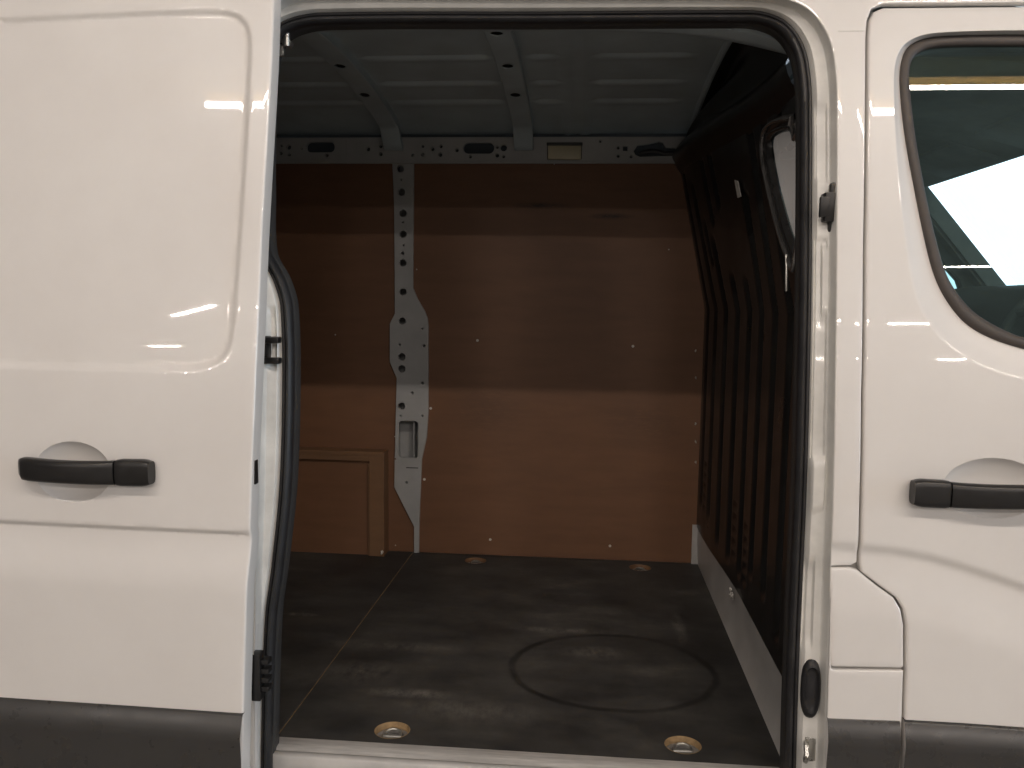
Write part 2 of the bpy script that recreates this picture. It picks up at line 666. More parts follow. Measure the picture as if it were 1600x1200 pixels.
# ------------------------------------------------------------------ setting
bm = bmesh.new()
for (x, y) in ((-30, -30), (30, -30), (30, 30), (-30, 30)):
    bm.verts.new((x, y, 0))
bm.faces.new(bm.verts)
fl = link('concrete_floor', bm, M['concrete'], smooth=False)
fl['kind'] = 'structure'
rings = []
for a in np.linspace(math.radians(-21), math.radians(74), 48):
    c = (18 * math.cos(a), 18 * math.sin(a))
    rings.append([(c[0], c[1], z) for z in (0.0, 3.0, 6.0)])
sk = link('sky', loft(rings), M['sky'])
sk['kind'] = 'structure'
mt = bpy.data.materials.new('lit_tube')
mt.use_nodes = True
t = mt.node_tree
t.nodes.remove(t.nodes['Principled BSDF'])
em = N(t, 'ShaderNodeEmission')
em.inputs['Color'].default_value = (1.0, 0.89, 0.81, 1)
em.inputs['Strength'].default_value = 140.0
t.links.new(em.outputs[0], t.nodes['Material Output'].inputs['Surface'])
M['tube'] = mt
M['beam'] = simple('ochre_beam_paint', (0.42, 0.27, 0.06), 0.6, var=0.3, scale=4, bmp=0.1)
by_, tl_ = NEAR_ROW
bm = bmesh.new()
box(bm, (1.2, by_, LAMP_Z + 0.22), (9.4, 0.16, 0.28), bev=0.01)
bo = link('ceiling_beam', bm, M['beam'], smooth=False)
bo['label'] = 'ochre painted beam carrying the tubes that are mirrored in the cab window'
bo['category'] = 'beam'
for x, ln, lab in tl_:
    root = bpy.data.objects.new('fluorescent_lamp', None)
    COL.objects.link(root)
    root.location = (x, by_, LAMP_Z)
    root['label'] = lab
    root['category'] = 'lamp'
    root['group'] = 'fluorescent tubes under the beam'
    bm = bmesh.new()
    tube(bm, [(-ln / 2, 0, 0), (ln / 2, 0, 0)], 0.026, 10)
    link('tube', bm, M['tube'], root)
    for sx in (-1, 1):
        bm = bmesh.new()
        box(bm, (sx * (ln / 2 + 0.02), 0, 0.025), (0.036, 0.05, 0.10), bev=0.004)
        link('end_holder', bm, M['white'], root)

# ------------------------------------------------------------------ the van
van = bpy.data.objects.new('panel_van', None)
COL.objects.link(van)
van['label'] = 'white panel van with its side sliding door open onto a plywood lined load space'
van['category'] = 'van'

# --- opening: outer edge of the skin (ring 0) and the flange that carries the seal (ring 1), paired
ring0_px = [(398, 1262), (398, 1080), (399, 960), (400, 860), (402, 750), (403, 600), (404, 480), (404, 440), (405, 395), (406, 300), (408, 150),
            (411, 70), (420, 20), (445, -2), (500, -9), (850, -9), (1150, -8), (1215, -4), (1262, 14), (1294, 56), (1306, 115),
            (1308, 200), (1308, 300), (1307, 450), (1305, 600), (1301, 800), (1296, 950), (1292, 1080), (1287, 1262)]
ring1_px = [(408, 1262), (411, 1080), (416, 960), (426, 885), (439, 750), (443, 600), (440, 480), (429, 440), (407, 395), (404, 300), (406, 150),
            (411, 92), (424, 52), (450, 32), (500, 22), (850, 20), (1140, 18), (1190, 20), (1228, 36), (1254, 72), (1265, 125),
            (1267, 200), (1267, 300), (1266, 450), (1263, 600), (1257, 800), (1250, 950), (1245, 1080), (1240, 1262)]
NR = 720
J_DEPTH = 0.064
r0 = crom([on_skin(*p) for p in ring0_px], NR)
r1 = crom([on_skin(*p, J_DEPTH) for p in ring1_px], NR)
r0[:, 1] = skin_y(r0[:, 2])
r1[:, 1] = skin_y(r1[:, 2]) + J_DEPTH

# --- front door outline and the gap beside it
door_l = [(1409, 1262), (1410, 1180), (1412, 1100), (1414, 1045), (1414, 975), (1410, 950), (1400, 934), (1372, 914), (1347, 895), (1345, 880),
          (1347, 800), (1350, 620), (1353, 400), (1356, 200), (1357, 60), (1359, 32), (1366, 18), (1380, 12)]
DOOR_TR = (1830, 8)
DOOR_R = [(1900, 90), (2110, 470), (2140, 620), (2140, 1262)]
def gap(px):
    return (px[0] - 4.2, px[1] - (4.5 if px[1] < 25 else 0))


side_right = [on_skin(*gap(p)) for p in door_l]
side_top = [on_skin(1380, 6), on_skin(1900, 2)]
flap_px = [(1298, 889), (1330, 889), (1342, 893), (1372, 917), (1396, 934), (1406, 951), (1410, 975), (1410, 1040), (1406, 1042), (1300, 1040), (1295, 1037), (1296, 960)]
# body side: everything of the skin around the opening, up to the front door
low = [xz(on_skin(*p)) for p in ((1405, 1046), (1298, 1045.5), (1290, 1042), (1292, 960), (1293.5, 886), (1300, 884.5), (1330, 884.5), (1341, 886))]
i_lo = 3
zb = xz(on_skin(1300, 1262))[1]
outline = [(-2.55, zb), (side_right[0].x, zb)]
outline += [xz(p) for p in side_right[1:3]]
outline += [xz(on_skin(1409.5, 1046))]
outline += [xz(on_skin(*p)) for p in ((1301, 1045),)]
# keep a narrow bridge between the flap and the opening
outline += [xz(on_skin(*p)) for p in ((1297.5, 1043), (1297, 1030), (1298.5, 960), (1299, 905), (1301, 886), (1331, 885.5))]
outline += [xz(p) for p in side_right[9:]]
outline += [xz(p) for p in side_top]
outline += [(side_top[-1].x, H + 2.16), (-2.55, H + 2.16)]
# the roof edge rolls inward above the drip line
ring_hole = [(p[0], p[2]) for p in r0]


def belt_soft(x, z):
    """rolling shoulder line: the skin steps out below it; returned as inward drop of what lies above"""
    return 0.0 * x


def side_feature(u, v):
    """crease that sweeps along the front door and over the pillar (drop inward)"""
    cu = CRE[:, 0]
    cz = np.interp(u, cu, CRE[:, 1])
    d = cz - v                                     # positive below the crease
    drop = 0.009 * sstep(-0.004, 0.022, d) - 0.017 * sstep(0.02, 0.17, d)
    return drop


CRE = np.array([xz(on_skin(*p)) for p in ((1280, 846), (1348, 851), (1400, 856), (1450, 865), (1500, 879), (1550, 895), (1600, 913), (1750, 970))])
CRE = CRE[np.argsort(CRE[:, 0])]


def f_side(u, v, dr):
    drop = side_feature(u, v) * sstep(0.3, 0.62, u)
    roll = np.maximum(0, v - (H + 2.0))
    return np.stack([u, skin_y(v) + dr + drop + 1.6 * roll**1.5 + 0.15 * roll, v], 1)


bm = sheet(outline, [ring_hole], f_side, step=0.011, fine=(0.55, 0.95, H - 0.5, H + 2.0), coarse=0.06, r=0.0035, depth=0.018, edge=0.02, hr=0.003)
side = link('body_side', bm, M['paint'], van)

# thin seam where the roof skin meets the pillar
sm = bmesh.new()
pa, pb = on_skin(1309, 47), on_skin(1351, 50)
box(sm, (pa + pb) / 2 + Vector((0, 0.0006, 0)), (abs(pb.x - pa.x), 0.003, 0.0022))
link('roof_seam', sm, M['jamb'], side)

# --- fuel flap
fo = np.array([xz(on_skin(*p)) for p in flap_px])
bm = sheet(fo, [], lambda u, v, d: np.stack([u, skin_y(v) + d + side_feature(u, v), v], 1), step=0.011, r=0.005, depth=0.015, edge=0.01)
link('fuel_flap', bm, M['paint'], van)
bm = bmesh.new()                                        # dark channel behind flap and door gaps
P = [on_skin(1290, 700, 0.03), on_skin(1425, 700, 0.03), on_skin(1425, 1230, 0.03), on_skin(1300, 1230, 0.03)]
q = sheet([(p.x, p.z) for p in (on_skin(1303, 880), on_skin(1425, 880), on_skin(1425, 1250), on_skin(1303, 1250))], [],
          lambda u, v, d: np.stack([u, skin_y(v) + 0.034, v], 1), step=0.05, r=0, depth=0)
link('gap_channel', q, M['kick'], van)
q = sheet([(p.x, p.z) for p in (on_skin(1340, 2), on_skin(1372, 2), on_skin(1365, 880), on_skin(1335, 880))], [],
          lambda u, v, d: np.stack([u, skin_y(v) + 0.034, v], 1), step=0.05, r=0, depth=0)
link('gap_channel', q, M['kick'], van)


def moulding(name, pxs, parent, off, sky=None, z0=None):
    """lower rubbing strip: sloped upper face, rounded nose, then a near vertical face. pxs = upper edge on the skin"""
    path = [on_skin(*p, off) for p in pxs]
    sec = [(0.006, 0.0), (-0.006, -0.0015), (-0.010, -0.006), (-0.022, -0.040), (-0.025, -0.050), (-0.024, -0.062), (-0.021, -0.10), (-0.02, -0.26), (0.02, -0.26)]
    bm = loft([[p + Vector((0, dy, dz)) for dy, dz in sec] for p in path])
    o = link(name, bm, M['moulding'], parent, ang=50)
    return o


moulding('lower_moulding', [(1291, 1117), (1350, 1119), (1404, 1121)], van, 0.0)

# --- front door
F_px = [(1800, 47), (1600, 47), (1480, 50), (1437, 56), (1410, 72), (1398, 100), (1396, 140), (1399, 220), (1405, 300), (1413, 370), (1424, 440), (1440, 488),
        (1469, 530), (1512, 563), (1560, 584), (1620, 601), (1750, 622), (2010, 640), (2075, 600), (2060, 500), (1880, 120)]
S_px = [(1790, 55), (1600, 55), (1480, 57), (1442, 62), (1418, 76), (1408, 102), (1407, 140), (1415, 215), (1429, 292), (1445, 370), (1461, 430), (1481, 470),
        (1511, 505), (1551, 528), (1600, 544), (1660, 558), (1750, 580), (1990, 600), (2040, 580), (2030, 500), (1860, 120)]
G_px = [(1780, 72), (1600, 72), (1480, 73), (1447, 78), (1428, 91), (1422, 112), (1424, 150), (1433, 222), (1449, 310), (1464, 375), (1479, 425), (1497, 457),
        (1524, 487), (1560, 510), (1600, 527), (1660, 541), (1750, 563), (1980, 580), (2015, 565), (2005, 500), (1845, 125)]
NW = 170
wF = crom([on_skin(*p) for p in F_px], NW, True); wF[:, 1] = skin_y(wF[:, 2])
wS = crom([on_skin(*p, 0.024) for p in S_px], NW, True); wS[:, 1] = skin_y(wS[:, 2]) + 0.024
wG = crom([on_skin(*p, 0.022) for p in G_px], NW, True); wG[:, 1] = skin_y(wG[:, 2]) + 0.022
d_out = [xz(on_skin(*p)) for p in door_l + [DOOR_TR] + DOOR_R]


def scoop(u, v, c, ru, rv, dep):
    q = ((u - c[0]) / ru)**2 + ((v - c[1]) / rv)**2
    return dep * np.clip(1 - q, 0, 1)**0.8


HR = xz(on_skin(1552, 763))


def f_door(u, v, dr):
    drop = side_feature(u, v) + scoop(u, v, HR, 0.105, 0.066, 0.030)
    return np.stack([u, skin_y(v) + dr + drop, v], 1)


a_ = np.linspace(0, 2 * math.pi, 90, endpoint=False)
ex = np.vstack([np.stack([HR[0] + k * 0.105 * np.cos(a_), HR[1] + k * 0.066 * np.sin(a_)], 1) for k in (0.86, 0.93, 0.975, 1.0, 1.02)])
bm = sheet(d_out, [[(p[0], p[2]) for p in wF]], f_door, extra=ex, step=0.008, fine=(0.6, 1.18, H - 0.4, H + 2.0), coarse=0.06, r=0.005, depth=0.03, edge=0.012, hr=0.0)
# the window hole keeps its own flange: drop the rim made there by sheet()
fdoor = link('front_door', bm, M['paint'], van)
rings = []
for tt, dd in ((0.0, 0.0), (0.05, 0.0004), (0.12, 0.0022), (0.25, 0.007), (0.55, 0.016), (0.9, 0.0235), (1.0, 0.026)):
    q = wF + (wS - wF) * tt
    q[:, 1] = skin_y(q[:, 2]) + dd
    rings.append(q)
link('window_flange', loft(rings, True), M['paint'], fdoor, ang=80)
rings = []
for tt, dd in ((-0.12, 0.028), (0.0, 0.020), (0.15, 0.0165), (0.5, 0.0155), (0.8, 0.018), (0.92, 0.022), (1.0, 0.030), (1.01, 0.075)):
    q = wS + (wG - wS) * tt
    q[:, 1] = skin_y(q[:, 2]) + dd
    rings.append(q)
link('window_seal', loft(rings, True), M['seal'], fdoor, ang=80)
gl_out = [(p[0], p[2]) for p in wS]
_gt = max(p[2] for p in wS)


def glass_y(z):                              # flat pane, flush with the seal at its top
    zt_, zv = _gt - H - 1.18, np.asarray(z) - H - 1.18
    return float(skin_y(_gt)) + 0.0275 - (0.135 * (zt_ - zv) + 0.09 * (zt_**2 - zv * np.abs(zv)))


bm = sheet(gl_out, [], lambda u, v, d: np.stack([u, np.maximum(glass_y(v), skin_y(v) + 0.027), v], 1), step=0.05, r=0, depth=0)
link('window_glass', bm, M['glass'], fdoor)
# inner lining of the door, so that the cab is closed
bm = sheet(d_out, [[(p[0], p[2]) for p in wS]], lambda u, v, d: np.stack([u, skin_y(v) + 0.06, v], 1), step=0.08, r=0, depth=0.0)
link('door_lining', bm, M['cabdark'], fdoor)
moulding('lower_moulding', [(1411, 1123), (1500, 1128), (1600, 1135), (1800, 1150), (2120, 1170)], fdoor, -0.006)


def handle_bar(secs, n=20):
    """secs: (x, y centre, z centre, half depth, half height)"""
    rings = []
    for (x, y, z, hd, hh) in secs:
        ring = []
        for j in range(n):
            a = 2 * math.pi * j / n
            ca, sa = math.cos(a), math.sin(a)
            e = 0.55
            ring.append((x, y + hd * math.copysign(abs(ca)**e, ca), z + hh * math.copysign(abs(sa)**e, sa)))
        rings.append(ring)
    return loft(rings, True, True)


def door_handle(px_a, px_b, px_lock, parent, off, flip):
    """pull bar with a separate lock cap; px_a..px_b = bar centre ends, lock cap between px_b and px_lock"""
    A, B, L = (on_skin(*p, off) for p in (px_a, px_b, px_lock))
    secs = []
    for k in range(15):
        s = k / 14
        p = A.lerp(B, s)
        arch = math.sin(math.pi * s)**0.7
        h = 0.0300 - 0.0020 * arch
        o_ = 0.022 + 0.016 * arch
        if k == 0:
            h *= 0.72
        if k == 1:
            h *= 0.95
        secs.append((p.x, float(skin_y(p.z)) + off - o_ * (0.75 if k == 0 else 1), p.z - 0.001 * arch, 0.0150 * (0.6 if k == 0 else 1), h * 0.92))
    o = link('door_handle', handle_bar(secs), M['plastic'], parent, ang=55)
    secs = []
    g = B + (L - B) * 0.03
    for k in range(9):
        s = k / 8
        p = g.lerp(L, s)
        e = 1.0 if s < 0.72 else 1 - 0.16 * ((s - 0.72) / 0.28)**2
        secs.append((p.x, float(skin_y(p.z)) + off - 0.0195, p.z, 0.0165 * (1 if k else .9), 0.0305 * e * (1 if k else .95)))
    link('lock_cap', handle_bar(secs), M['plastic'], parent, ang=55)
    # base pads on the skin at both ends
    for p, wd in ((A + (B - A) * 0.07, 0.030), (B + (L - B) * 0.45, 0.060)):
        bm = bmesh.new()
        box(bm, (p.x, float(skin_y(p.z)) + off - 0.004, p.z - (0.004 if wd < .05 else 0)), (wd, 0.012, 0.040 if wd < .05 else 0.052), bev=0.003)
        link('handle_base', bm, M['plastic'], parent)


door_handle((1680, 770), (1477, 769), (1420, 766), fdoor, 0.0, 1)

# --- sliding door, slid back and standing proud of the side
S_OFF = -0.078
sl_r = [(431, -110), (428, 0), (424.5, 100), (417, 230), (409, 370), (403.5, 500), (397, 650), (391.5, 800), (387.5, 950), (384, 1080), (380, 1262)]
SR = [on_skin(*p, S_OFF) for p in sl_r]
SR2 = crom(SR, 40)
zt, zl = SR2[0][2], SR2[-1][2]
s_out = [(p[0], p[2]) for p in SR2] + [(-1.98, zl), (-1.98, zt)]
rp_px = [(-900, 20), (-300, 35), (-150, 37), (0, 31), (180, 22), (300, 18), (345, 18), (370, 24), (384, 38), (390, 62), (389, 110), (385, 200), (379, 300), (372, 400), (366, 480),
         (362, 520), (354, 548), (338, 566), (312, 574), (260, 576), (100, 574), (0, 571), (-150, 567), (-300, 562), (-900, 545)]
RP = crom([on_skin(*p, S_OFF) for p in rp_px], 180)
RPp = np.array([(p[0], p[2]) for p in RP])
BELT = np.array(sorted([xz(on_skin(*p, S_OFF)) for p in ((-900, 770), (-200, 803), (0, 813), (200, 823), (390, 832))]))
HL = xz(on_skin(115, 737, S_OFF))


def f_slide(u, v, dr):
    pts = np.stack([u, v], 1)
    sd = dist_to(RPp, pts)
    ins = inside(RPp, pts)
    sd = np.where(ins, sd, -sd)
    drop = 0.0095 * sstep(-0.007, 0.010, sd)
    d = np.interp(u, BELT[:, 0], BELT[:, 1]) - v
    drop = drop + 0.010 * sstep(-0.003, 0.010, d) - 0.020 * sstep(0.01, 0.14, d)
    drop = drop + scoop(u, v, HL, 0.092, 0.070, 0.030)
    # gentle crown of the whole panel and a slight ripple as pressed steel has
    drop = drop - 0.004 * np.sin(np.clip((u + 1.98) / 1.3, 0, 1) * math.pi) + 0.0004 * np.sin(u * 9 + v * 5) 
    e = np.maximum(0, u + 0.74)
    return np.stack([u, skin_y(v) + S_OFF + dr + drop, v], 1)


def along(P, offs, closed=False, lim=None):
    """points on lines parallel to an open path, so that the mesh follows a pressed line"""
    T = np.gradient(P, axis=0)
    T /= np.linalg.norm(T, axis=1)[:, None]
    nr = np.stack([-T[:, 1], T[:, 0]], 1)
    out = np.vstack([P + nr * o_ for o_ in offs])
    if lim:
        out = out[(out[:, 0] > lim[0]) & (out[:, 0] < lim[1]) & (out[:, 1] > lim[2]) & (out[:, 1] < lim[3])]
    return out


def rim_pts(c, ru, rv, n=90):
    a = np.linspace(0, 2 * math.pi, n, endpoint=False)
    return np.vstack([np.stack([c[0] + k * ru * np.cos(a), c[1] + k * rv * np.sin(a)], 1) for k in (0.86, 0.93, 0.975, 1.0, 1.02)])


def respace(P, step):
    d = np.concatenate([[0], np.cumsum(np.linalg.norm(np.diff(P, axis=0), axis=1))])
    q = np.linspace(0, d[-1], int(d[-1] / step))
    return np.stack([np.interp(q, d, P[:, 0]), np.interp(q, d, P[:, 1])], 1)


xe = min(p[0] for p in SR2)
ex = np.vstack([along(respace(BELT, 0.008), (0.003, 0.0005, -0.0025, -0.006, -0.010, -0.014), lim=(-1.36, xe - 0.012, -9, 9)),
                along(respace(RPp, 0.008), (-0.010, -0.005, -0.001, 0.004, 0.0075), lim=(-1.36, xe, -9, zt - 0.02)), rim_pts(HL, 0.092, 0.070)])
bm = sheet(s_out, [], f_slide, extra=ex, step=0.0075, fine=(-1.34, -0.5, zl, zt), coarse=0.06, r=0.005, depth=0.040, edge=0.012)
sdoor = link('sliding_door', bm, M['paint'], van)
# inner shell of the door
bm = sheet(s_out, [], lambda u, v, d: np.stack([u, skin_y(v) + S_OFF + 0.0415, v], 1), step=0.1, r=0, depth=0.0)
link('inner_shell', bm, M['jamb'], sdoor)
moulding('lower_moulding', [(-900, 1040), (-150, 1079), (0, 1087), (200, 1101), (381, 1114)], sdoor, S_OFF - 0.010)
door_handle((40, 727), (190, 735), (244, 736), sdoor, S_OFF, -1)

# hardware on the leading edge of the sliding door
def edge_pt(py, dx=0.0, dy=0.02):
    i = np.interp(py, [p[1] for p in sl_r], range(len(sl_r)))
    x = np.interp(py, [p[1] for p in sl_r], [p.x for p in SR])
    z = np.interp(py, [p[1] for p in sl_r], [p.z for p in SR])
    return Vector((x + dx, float(skin_y(z)) + S_OFF + dy, z))


bm = bmesh.new()
p = edge_pt(1072, 0.006, 0.055)
box(bm, p, (0.022, 0.03, 0.115), bev=0.003)
for k in range(4):
    box(bm, p + Vector((0.019, 0.004, 0.036 - k * 0.022)), (0.02, 0.026, 0.012), bev=0.002)
link('guide_block', bm, M['plastic'], sdoor)
bm = bmesh.new()
box(bm, edge_pt(740, 0.001, 0.022), (0.005, 0.018, 0.055), bev=0.002)
link('latch_slot', bm, M['plastic'], sdoor)

# --- door jamb between skin and seal flange
tz = (r0[:, 2] - H)
right = r0[:, 0] > 0.4
PT = (0, .015, .04, .07, .10, .13, .18, .78, .90, 1.0, 1.04)
PD = (0, .0005, .004, .013, .025, .032, .0355, .042, .052, .064, .066)


def pocket(z, a, b_, s=0.007):
    return sstep(a - s, a + s, z) * (1 - sstep(b_ - s, b_ + s, z))


zz = lambda py: on_skin(1290, py, 0.04).z - H
TT = sorted(set(list(np.linspace(0, 0.2, 14)) + list(np.linspace(0.2, 1.0, 34)) + [1.04]))
rings = []
for tt in TT:
    q = r0 + (r1 - r0) * tt
    wn_ = lambda a, b_: float(pocket(np.array(tt), a, b_, 0.035))
    e = 0.008 * wn_(.25, .88) * pocket(tz, zz(709), zz(375)) - 0.008 * wn_(.25, .52) * pocket(tz, zz(492), zz(388), .012)
    e = e - 0.009 * wn_(.24, .90) * pocket(tz, zz(789), zz(716)) + 0.010 * wn_(.52, .92) * pocket(tz, zz(996), zz(872), .02)
    e = e + 0.006 * wn_(.30, .86) * pocket(tz, zz(280), zz(170), .02)
    lm = 0.012 * math.exp(-((tt - 0.5) / 0.25)**4) * pocket(tz, zz(590), zz(500), 0.02)
    q[:, 1] = skin_y(q[:, 2]) + np.interp(tt, PT, PD) + np.where(right, e, 0) + np.where(r0[:, 0] < -0.4, lm, 0)
    rings.append(q)
jamb = link('door_jamb', loft(rings), M['jamb'], van, ang=45)


def path_normals(P):
    """in-plane normals of an open x-z path that point to the inside of the opening"""
    T = np.gradient(P[:, [0, 2]], axis=0)
    T /= np.linalg.norm(T, axis=1)[:, None] + 1e-12
    nrm = np.stack([T[:, 1], -T[:, 0]], 1)
    return nrm


def band(P, sec):
    nrm = path_normals(P)
    rings = []
    for o_, dy in sec:
        q = P.copy()
        q[:, 0] += nrm[:, 0] * o_
        q[:, 2] += nrm[:, 1] * o_
        q[:, 1] = P[:, 1] + dy
        rings.append(q)
    return loft(rings)


# rubber seal on the flange: flat lip, round bulb, inner lip
sec = [(-0.003, 0.003), (-0.003, -0.004), (0.002, -0.008), (0.008, -0.007), (0.0105, -0.003), (0.013, -0.009), (0.018, -0.016), (0.025, -0.018), (0.032, -0.014), (0.036, -0.005), (0.036, 0.006), (0.032, 0.016)]
sec = [(o_ * 0.70 if o_ > 0 else o_, dy) for o_, dy in sec]
link('door_seal', band(r1, sec), M['rubber'], van, ang=60)
# inner return of the opening behind the seal
sec = [(0.004, 0.004), (0.016, 0.012), (0.020, 0.03), (0.018, 0.07), (0.006, 0.085), (-0.06, 0.09)]
link('inner_flange', band(r1, sec), M['dark'], van, ang=60)

# hardware on the jamb
bm = bmesh.new()
p = on_skin(1292, 325, 0.032)
box(bm, p, (0.022, 0.05, 0.066), bev=0.003)
box(bm, p + Vector((0.010, -0.004, 0)), (0.016, 0.022, 0.112), bev=0.006)
box(bm, p + Vector((-0.012, -0.02, 0.0)), (0.02, 0.012, 0.046), bev=0.003)
link('door_guide', bm, M['plastic'], jamb)
bm = bmesh.new()
p = on_skin(1266, 1075, 0.040)
rings = []
for tt, dd in ((1.0, 0.004), (1.02, -0.004), (0.92, -0.012), (0.8, -0.014), (0.72, -0.006), (0.6, -0.004), (0.3, -0.007), (0.02, -0.008)):
    rings.append([(p.x + 0.020 * tt * math.copysign(abs(math.cos(a))**.75, math.cos(a)), p.y + dd + 0.25 * (-(0.02 * tt * math.cos(a))), p.z + 0.069 * tt * math.copysign(abs(math.sin(a))**.75, math.sin(a)))
                  for a in np.linspace(0, 2 * math.pi, 28, endpoint=False)])
link('rubber_plug', loft(rings, True, True), M['rubber'], jamb)
bm = bmesh.new()
p = on_skin(1262, 1170, 0.040)
box(bm, p + Vector((0.008, 0.002, 0)), (0.03, 0.012, 0.058), bev=0.003)
tube(bm, [p + Vector((-0.004, 0, 0.018)), p + Vector((-0.010, -0.022, 0.018)), p + Vector((-0.010, -0.03, 0.0)), p + Vector((-0.010, -0.022, -0.018)), p + Vector((-0.004, 0, -0.018))], 0.0055, 8)
link('striker', bm, M['steel'], jamb)
bm = bmesh.new()
p = on_skin(421, 547, 0.03)
box(bm, p + Vector((-0.012, 0.004, 0)), (0.02, 0.03, 0.066), bev=0.002)
for s in (-1, 1):
    box(bm, p + Vector((0.008, -0.004, s * 0.0245)), (0.04, 0.024, 0.015), bev=0.003)
link('striker_bracket', bm, M['plastic'], jamb)
bm = bmesh.new()
p = on_skin(403, 700, 0.03)
tube(bm, [p, p + Vector((0.004, -0.014, 0))], 0.006, 8)
link('jamb_bolt', bm, M['plastic'], jamb)
# roller arm at the upper rear corner
bm = bmesh.new()
p = on_skin(447, 66, 0.10)
box(bm, p, (0.03, 0.03, 0.016), Matrix.Rotation(0.5, 3, 'Y'), bev=0.003)
tube(bm, [p + Vector((0.006, -0.012, -0.014)), p + Vector((0.006, -0.012, 0.02))], 0.009, 12)
box(bm, p + Vector((-0.02, 0.0, -0.02)), (0.03, 0.012, 0.03), bev=0.003)
link('roller_arm', bm, M['steel'], jamb)

# --- sill
def at_h(px, y, z):
    return Vector((px, y, z + H))


xl, xr = -0.74, 0.66
sill_sec = [(0.0, -0.010), (0.0, 0.003), (-0.004, 0.0035), (-0.02, 0.0025), (-0.046, 0.001), (-0.050, -0.003), (-0.054, -0.003)]
sill = link('sill_plate', loft([[(x, y, z + H) for y, z in sill_sec] for x in np.linspace(xl, xr, 30)]), M['alu'], van, ang=50)
nose = [(-0.053, -0.012), (-0.0545, -0.0035), (-0.057, -0.002), (-0.070, -0.0035), (-0.0745, -0.008), (-0.0745, -0.05)]
link('sill_nose', loft([[(x, y, z + H) for y, z in nose] for x in np.linspace(xl, xr, 30)]), M['kick'], sill, ang=50)
step = [(-0.072, -0.05), (-0.066, -0.22), (-0.075, -0.235), (-0.17, -0.24), (-0.175, -0.26), (-0.175, -0.5)]
link('side_step', loft([[(x, y, z + H) for y, z in step] for x in (xl, 0, xr)]), M['rubber'], van, ang=50)

# --- load floor: two boards with a worn joint
XB = 0.600                                              # bulkhead foot
XJ0 = at_z(436, 1145, 0); XJ1 = at_z(621, 895, 0)
ring_px = [(613, 1141), (1067, 1164), (743, 876), (1000, 887)]
ring_at = [at_z(px, py, 0) for px, py in ring_px]
RH = 0.047


def f_floor(u, v, d):
    return np.stack([u, v, np.full_like(u, H) - d], 1)


def jx(y):
    s = (y - XJ0.y) / (XJ1.y - XJ0.y)
    return XJ0.x + (XJ1.x - XJ0.x) * s


jg = 0.0022
A_ = [(-2.5, 0.0), (jx(0) - jg, 0.0), (jx(YW) - jg, YW), (-2.5, YW)]
B_ = [(jx(0) + jg, 0.0), (XB + 0.0, 0.0), (XB + 0.0, YW), (jx(YW) + jg, YW)]
hol = [circle(p.x, p.y, RH, 28, RH * 0.92) for p in ring_at]
fb1 = link('floor_board', sheet(A_, [], f_floor, r=0.0015, depth=0.018, dvec=(0, 0, -0.018), edge=0.2), M['floor'], van, smooth=False)
fb2 = link('floor_board', sheet(B_, hol, f_floor, r=0.0015, depth=0.018, dvec=(0, 0, -0.018), edge=0.2), M['floor'], van, smooth=False)
for p in ring_at:
    # bare ply rim of the cut-out, metal cup and lashing eye
    rim = [[(p.x + (RH + o_) * math.cos(a), p.y + (RH + o_) * 0.92 * math.sin(a), H + dz) for a in np.linspace(0, 2 * math.pi, 32, endpoint=False)]
           for o_, dz in ((0.0012, 0.0005), (-0.0008, 0.0004), (-0.0018, -0.003), (-0.0022, -0.019))]
    link('cutout_edge', loft(rim, True), M['plyedge'] if p.y < 0.5 else M['batten'], fb2)
    cup = [[(p.x + R0 * math.cos(a), p.y + R0 * 0.92 * math.sin(a), H + dz) for a in np.linspace(0, 2 * math.pi, 28, endpoint=False)]
           for R0, dz in ((0.046, -0.0175), (0.038, -0.0180), (0.034, -0.022), (0.03, -0.030), (0.001, -0.032))]
    link('lashing_cup', loft(cup, True), M['cup'], fb2)
    bm = bmesh.new()
    pts = [p + Vector((0.021 * math.cos(a), 0.004 + 0.016 * math.sin(a), -0.014 + 0.006 * math.sin(a))) for a in np.linspace(-0.3, math.pi + 0.3, 12)]
    tube(bm, pts, 0.0042, 8)
    tube(bm, [p + Vector((-0.024, -0.003, -0.015)), p + Vector((0.024, -0.003, -0.015))], 0.005, 8)
    link('lashing_eye', bm, M['steel'], fb2)
# bare timber seen in the joint
bm = bmesh.new()
bm.faces.new([bm.verts.new(q) for q in ((jx(0) - 0.006, 0, H - 0.0035), (jx(0) + 0.006, 0, H - 0.0035), (jx(YW) + 0.006, YW, H - 0.0035), (jx(YW) - 0.006, YW, H - 0.0035))])
link('joint_strip', bm, M['plyedge'], fb2, smooth=False)
bm = bmesh.new()
box(bm, (-0.95, 0.83, H - 0.05), (3.3, 1.75, 0.04))
link('load_floor', bm, M['greymetal'], van, smooth=False)

# --- far side: plywood lining around the grey pillar post
YP = YW - 0.012
pil_l = [(612.6, 252), (615.5, 322), (616.6, 490), (608.7, 506), (608.7, 565.6), (619.4, 591), (615.5, 761), (646.6, 823), (646.6, 864)]
pil_r = [(646.6, 252), (645.8, 380), (645.5, 450), (652, 466), (663.6, 486), (668, 497), (669.3, 510), (669.3, 645), (666.5, 684.6), (659, 718.6), (655, 823), (654.5, 864)]
PL = [xz(at_y(*p, YP)) for p in pil_l]
PR_ = [xz(at_y(*p, YP)) for p in pil_r]


def f_at(y):
    return lambda u, v, d: np.stack([u, np.full_like(u, y) + d, v], 1)


def zpx(X, Y):
    return (420 + X / 1.765, 220 + Y / 1.765)


